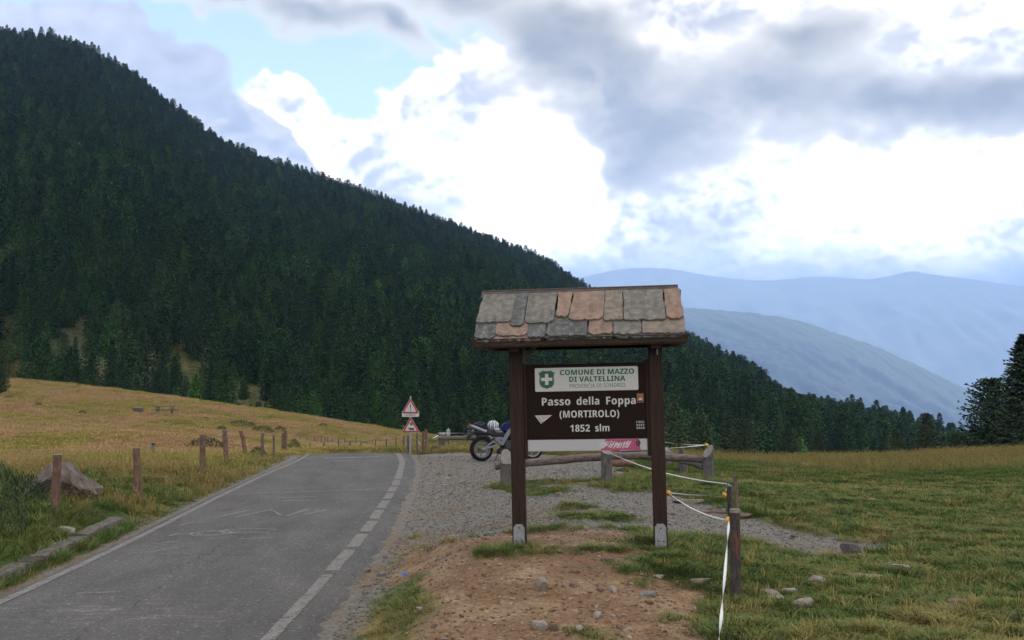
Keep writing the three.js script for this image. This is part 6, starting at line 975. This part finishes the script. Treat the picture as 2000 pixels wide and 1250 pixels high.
{
  const r = rng(701);
  const tufts = [tuftGeo(711, 16, { spread: 0.085, h: 0.036, lean: 1.2, w: 0.0060 }), tuftGeo(712, 20, { spread: 0.10, h: 0.052, lean: 1.4, w: 0.0060 }), tuftGeo(713, 18, { spread: 0.07, h: 0.115, lean: 0.9, w: 0.0055 }), tuftGeo(714, 16, { spread: 0.13, h: 0.30, lean: 0.6, w: 0.006, head: 0.5 }), tuftGeo(715, 22, { spread: 0.34, h: 0.20, lean: 0.9, w: 0.020, head: 0.3 })];
  const lists = [[], [], [], [], []];
  const put = (k, x, d, s, dry) => lists[k].push([x, d, s, dry]);
  const left0 = (x, d) => x < roadC(d) && d < 17 && roadSide(x, d) > 0.42 && roadSide(x, d) < 0.72;    // thin over the kerb
  // close turf
  for (let i = 0; i < 150000; i++) {
    const d = 6.6 + 21 * Math.pow(r(), 1.25), x = lerp(-0.60, 0.60, r()) * d; if (x < -7.6 - 0.25 * d) continue;
    const rs = roadSide(x, d); if (rs < 0.12 || (left0(x, d) && r() < 0.8)) continue;
    const [g, e] = zones(x, d), turf = 1 - Math.max(g, e); if (r() > smooth(0.25, 0.85, turf)) continue;
    const dry = clamp(dryness(x, d) + 0.25 * (r() - 0.5)), lush = fbm2(x * 0.7 + 20, d * 0.7, 3), left = x < -4.5;
    if (left && d < 22 && lush > -0.05 && r() < 0.6) put(2, x, d, 0.8 + 0.9 * r(), dry * 0.6); else put(lush > 0.12 ? 1 : 0, x, d, (0.7 + 0.7 * r()) * (1 + d * 0.012) * (rs < 0.6 ? 0.8 : 1), dry);
    if (!left && r() < 0.05 + 0.10 * smooth(18, 27, d)) put(2, x, d, 0.7 + 0.6 * r(), Math.max(dry, 0.55));
    if (x > -2.6 && x < -0.2 && d < 12) { const l = lists[lists[2].length && lists[2][lists[2].length - 1][0] === x ? 2 : lush > 0.12 ? 1 : 0], t = l[l.length - 1]; if (t && t[0] === x) { t[2] *= 0.65; t[3] = clamp(t[3] - 0.3); } }
    if (left && d > 16 && r() < 0.25 * dry) put(3, x, d, 0.6 + 0.5 * r(), 0.9);
  }
  // farther meadow on the right up to the crest
  for (let i = 0; i < 70000; i++) { const d = 26 + 24 * Math.pow(r(), 0.9), x = lerp(0.05, 0.62, r()) * d, [g] = zones(x, d); if (g > 0.4 || (x < 6 && d > 44)) continue; const dry = clamp(dryness(x, d) + 0.2 * (r() - 0.5)); if (r() < 0.5 * smooth(31, 45, d + 10 * fbm2(x * 0.13, d * 0.1 + 9, 3))) put(3, x, d, 0.7 + 0.6 * r(), clamp(Math.max(0.55, dry) + 0.3 * (r() - 0.5))); else put(4, x, d, (0.30 + 0.28 * r()) * (1 + 0.4 * dry), dry); }
  // left-hand meadow
  for (let i = 0; i < 120000; i++) { const d = 22 + 92 * Math.pow(r(), 1.2), x = -4 - (0.62 * d - 2) * r(); if (roadSide(x, d) < 0.3) continue; const dry = clamp(dryness(x, d) + 0.22 * (r() - 0.5)); put(4, x, d, (0.30 + 0.42 * r()) * (0.75 + 0.5 * dry) * (d > 60 ? 1.2 : 1), dry); }
  for (let i = 0; i < 16000; i++) { const d = 33 + 34 * r(), x = lerp(-0.25, 0.12, r()) * d; if (roadSide(x, d) < 0.3) continue; const [g] = zones(x, d); if (g > 0.3) continue; const dry = clamp(0.25 + dryness(x, d) + 0.3 * (r() - 0.5)); put(4, x, d, 0.5 + 0.5 * r(), dry); }
  // rough grass in the open patches on the hillside
  for (let i = 0; i < 9000; i++) { const [a, b, w, h] = clearings[i % clearings.length], d = 112 + 95 * r(), px = a + (r() - 0.5) * w * 2.6, x = (px - 1000) / FOCAL * d; put(4, x, d, 1.0 + 2.0 * r() * r(), clamp(0.10 + 0.5 * (r() - 0.3))); }
  // fringes: at the foot of sign posts, barrier posts, log posts, kerb
  const fringe = (px, py, n, w, h, dry, k = 2, s = 0.7) => { for (let i = 0; i < n; i++) { const p = hit(px + (r() - 0.5) * w, py + (r() - 0.5) * h); if (roadSide(p.x, -p.z) < 0.1) continue; put(k, p.x, -p.z, s * (0.6 + 0.7 * r()), clamp(dry + 0.3 * (r() - 0.5))); } };
  fringe(1012, 1072, 90, 56, 10, 0.2); fringe(962, 1083, 160, 60, 16, 0.15, 2, 0.8); fringe(1287, 1070, 80, 70, 14, 0.2); fringe(1180, 1076, 25, 50, 6, 0.3, 1); fringe(985, 954, 60, 46, 8, 0.2, 2, 1.2); fringe(1187, 950, 60, 70, 8, 0.4, 2, 1.2); fringe(1240, 952, 160, 110, 22, 0.15, 2, 1.3); fringe(1060, 945, 120, 180, 5, 0.6, 1, 1.2); fringe(1060, 963, 120, 60, 16, 0.15, 1); fringe(1175, 1013, 110, 80, 18, 0.2, 1); fringe(1130, 993, 40, 50, 10, 0.25, 1);
  fringe(1440, 1184, 60, 60, 14, 0.3, 2); fringe(105, 1012, 120, 60, 20, 0.15, 2, 1.2); fringe(273, 985, 60, 40, 12, 0.25, 2); fringe(60, 1050, 260, 160, 60, 0.1, 2, 1.3); fringe(40, 985, 300, 110, 60, 0.05, 2, 2.0); fringe(150, 985, 150, 70, 40, 0.2, 2, 1.2); fringe(860, 883, 60, 60, 6, 0.2, 2, 2); fringe(1384, 949, 30, 40, 8, 0.3, 2, 1.2);
  for (let t = 0; t <= 1; t += 0.02) fringe(lerp(235, 10, t), lerp(1030, 1145, t), 4, 22, 14, 0.45, r() < 0.5 ? 2 : 1, 0.9);
  // weeds and dark tussocks in the turf
  for (let i = 0; i < 150; i++) { const d = 9 + 26 * r(), x = lerp(0.2, 0.6, r()) * d, [g, e] = zones(x, d); if (g + e > 0.3) continue; const w = 0.12 + 0.3 * r(), n = 6 + 14 * r(); for (let j = 0; j < n; j++) put(2, x + (r() - 0.5) * w * 2, d + (r() - 0.5) * w, (0.7 + 0.8 * r()) * (1 + d * 0.01), r() < 0.3 ? 0.6 : 0.02); }
  const group = new THREE.Group(); group.name = 'grass'; group.userData.kind = 'stuff'; group.userData.label = 'short turf, straw and taller grass of the meadows'; scene.add(group);
  lists.forEach((list, k) => {
    const m = new THREE.InstancedMesh(tufts[k], std({ color: rgb(1, 1, 1), roughness: 0.9, side: THREE.DoubleSide }), list.length); m.name = 'grass_tufts'; m.userData.kind = 'stuff'; m.castShadow = m.receiveShadow = true; const M = new THREE.Matrix4(), Q = new THREE.Quaternion(), C = new THREE.Color(), Y = V(0, 1, 0);
    list.forEach(([x, d, s, dry], i) => { Q.setFromAxisAngle(Y, r() * 6.28); M.compose(V(x, d > 110 && k === 4 && s > 0.98 ? Math.max(hillH(x, -d), TPS(x, -d)) : H(x, -d) - 0.012, -d), Q, V(s * (0.8 + 0.4 * r()), s * (0.75 + 0.5 * r()), s * (0.8 + 0.4 * r()))); m.setMatrixAt(i, M); const v = 0.75 + 0.5 * r(), far = x < -6 && d > 24 ? 1 : 0; const hk = far ? smooth(-0.35, 0.35, fbm2(x * 0.11 + 60, d * 0.06, 4) + 0.5 * fbm2(x * 0.5, d * 0.25, 3)) : 0.5; C.setRGB(lerp(0.078, 0.40 + 0.05 * far, dry) * v * lerp(0.82, 1.06, hk), lerp(0.128, 0.256 + 0.05 * far, dry) * v, lerp(0.016, 0.090 + 0.03 * far, dry) * v * lerp(0.65, 1.25, hk)); m.setColorAt(i, C); });
    group.add(m);
  });
}
// ------------------------------------------------------------------ shrubs and low juniper
function leafBall(seed, n, size, wide, flat = 0.6, holes = 0.2) {
  const r = rng(seed), pos = []; for (let i = 0; i < n; i++) { const a = r() * 6.28, y = Math.pow(r(), 0.8), rr = Math.sqrt(Math.max(0, 1 - y * y)) * (0.72 + 0.34 * r()) * (1 + 0.22 * N3(Math.cos(a) * 1.5 + seed, y * 2, Math.sin(a) * 1.5)); if (N3(Math.cos(a) * 2, y * 3 + seed, Math.sin(a) * 2) < -1 + holes) continue; const p = V(Math.cos(a) * rr, y * (0.8 + 0.3 * r()) + 0.02, Math.sin(a) * rr), d = p.clone().add(V(r() - 0.5, 0.5 + 0.6 * (r() - 0.3), r() - 0.5)).normalize(), s = V(r() - 0.5, r() - 0.5, r() - 0.5).cross(d).normalize(); leaf(pos, p, d, s, size * (0.6 + 0.8 * r()), size * wide * (0.7 + 0.6 * r())); }
  return roundNormals(pos, 0.5, 0.3);
}
{
  const jm = [rgb(0.040, 0.060, 0.024), rgb(0.060, 0.075, 0.028), rgb(0.075, 0.085, 0.035)].map((color) => std({ color, roughness: 0.95, side: THREE.DoubleSide })), geos = [leafBall(801, 700, 0.12, 0.45), leafBall(802, 700, 0.14, 0.4), leafBall(803, 500, 0.15, 0.45)], core = (() => { const p = []; for (let i = 0; i < 6; i++) { const a = i; p.push(sweep([V(0, -0.1, 0), V(Math.cos(a) * 0.3, 0.3, Math.sin(a) * 0.3), V(Math.cos(a) * 0.6, 0.6, Math.sin(a) * 0.6)], (t) => 0.03 * (1 - 0.7 * t), 5, false)); } return mergeGeometries(p); })();
  const list = [[400, 881, 84, 26, 0, 'dark green low bush behind the third and fourth log posts'], [72, 797, 16, 8, 0, 'small dark bush high in the left meadow'], [158, 813, 18, 9, 0, 'dark bush left of the picnic table in the meadow'], [152, 755, 9, 8, 0, 'tiny dark shrub on the left meadow crest'], [395, 823, 34, 6, 1, 'flat bush strip right of the picnic table'], [430, 841, 26, 10, 0, 'dark bush above the fourth log post'], [470, 836, 60, 12, 0, 'long dark bush below the meadow crest'], [510, 850, 50, 14, 1, 'broad green bush behind the close posts'], [545, 845, 40, 13, 0, 'dark bush at the top of the road bend'], [572, 882, 28, 24, 0, 'round dark bush at the tip of the left verge'], [500, 893, 34, 20, 1, 'green bush between the thin posts at the bend'], [630, 838, 30, 7, 1, 'small bush in the pasture beyond the road, left'], [712, 871, 26, 9, 0, 'small dark bush in the pasture beyond the road end'], [850, 884, 30, 12, 1, 'grassy bush at the foot of the far barrier post'], [205, 850, 26, 7, 2, 'pale green bush patch in the middle of the left meadow'], [60, 812, 24, 6, 2, 'pale bush at the far left of the meadow'], [930, 880, 60, 12, 1, 'low green bush behind the motorbike'], [15, 780, 30, 8, 0, 'dark flat bush at the left picture edge on the meadow']];
  list.forEach(([px, py, w, h, m, label], i) => { const b = hitH(px, py), s = pxm(b), o = thing('bush', label, 'bush', b.add(V(0, -0.05, -0.2)), null, i); part('foliage', geos[i % 3], jm[m], o); part('stems', core, barkMat, o); o.scale.set(w * s / 2, h * s * 1.0, w * s / 2 * (w > 3 * h ? 0.6 : 0.9)); });
  // leafy shrub cut by the left picture edge
  const b = hitH(-8, 1052), s = pxm(b), o = thing('leafy_shrub', 'bright green leafy shrub cut by the left picture edge', 'shrub', b, null, 0.3); part('foliage', leafBall(811, 3200, 0.065, 0.6, 0.6, 0.6), std({ color: rgb(0.062, 0.098, 0.024), roughness: 0.8, side: THREE.DoubleSide }), o); part('stems', core, barkMat, o); o.scale.set(52 * s, 128 * s, 52 * s);
  const b2 = hitH(45, 1000), s2 = pxm(b2), o2 = thing('leafy_shrub', 'dark green scrub in front of the boulder', 'shrub', b2, null, 1.3); part('foliage', leafBall(812, 2200, 0.09, 0.4, 0.6, 0.15), std({ color: rgb(0.042, 0.070, 0.022), roughness: 0.85, side: THREE.DoubleSide }), o2); part('stems', core, barkMat, o2); o2.scale.set(46 * s2, 62 * s2, 40 * s2);
  // yellow flowers by the turf rocks
  const fb = hitH(1505, 1146), fl = thing('flower_clump', 'few small yellow flowers in the turf right of the tape post', 'flowers', fb), q = rng(821); for (let i = 0; i < 6; i++) { const x = (q() - 0.5) * 0.16, z = (q() - 0.5) * 0.2, h = 0.06 + 0.03 * q(); part('stem', sweep([V(x, 0, z), V(x + 0.01, h, z)], 0.002, 5, false), jm[1], fl); part('flower', (() => { const g = new THREE.ConeGeometry(0.011, 0.006, 7); g.rotateX(Math.PI * 0.9); g.translate(x + 0.01, h + 0.002, z); return g; })(), yellow, fl); }
}
// one common scale for the albedo of everything near: the photograph is exposed for the shade
const seenMaterials = new Set();
scene.traverse((o) => { if (!o.isMesh || /hillside|mountain|valley|cloud/.test(o.name)) return; for (const m of [].concat(o.material)) if (!seenMaterials.has(m)) { seenMaterials.add(m); m.color.multiplyScalar(0.87); } });
renderer.render(scene, camera);
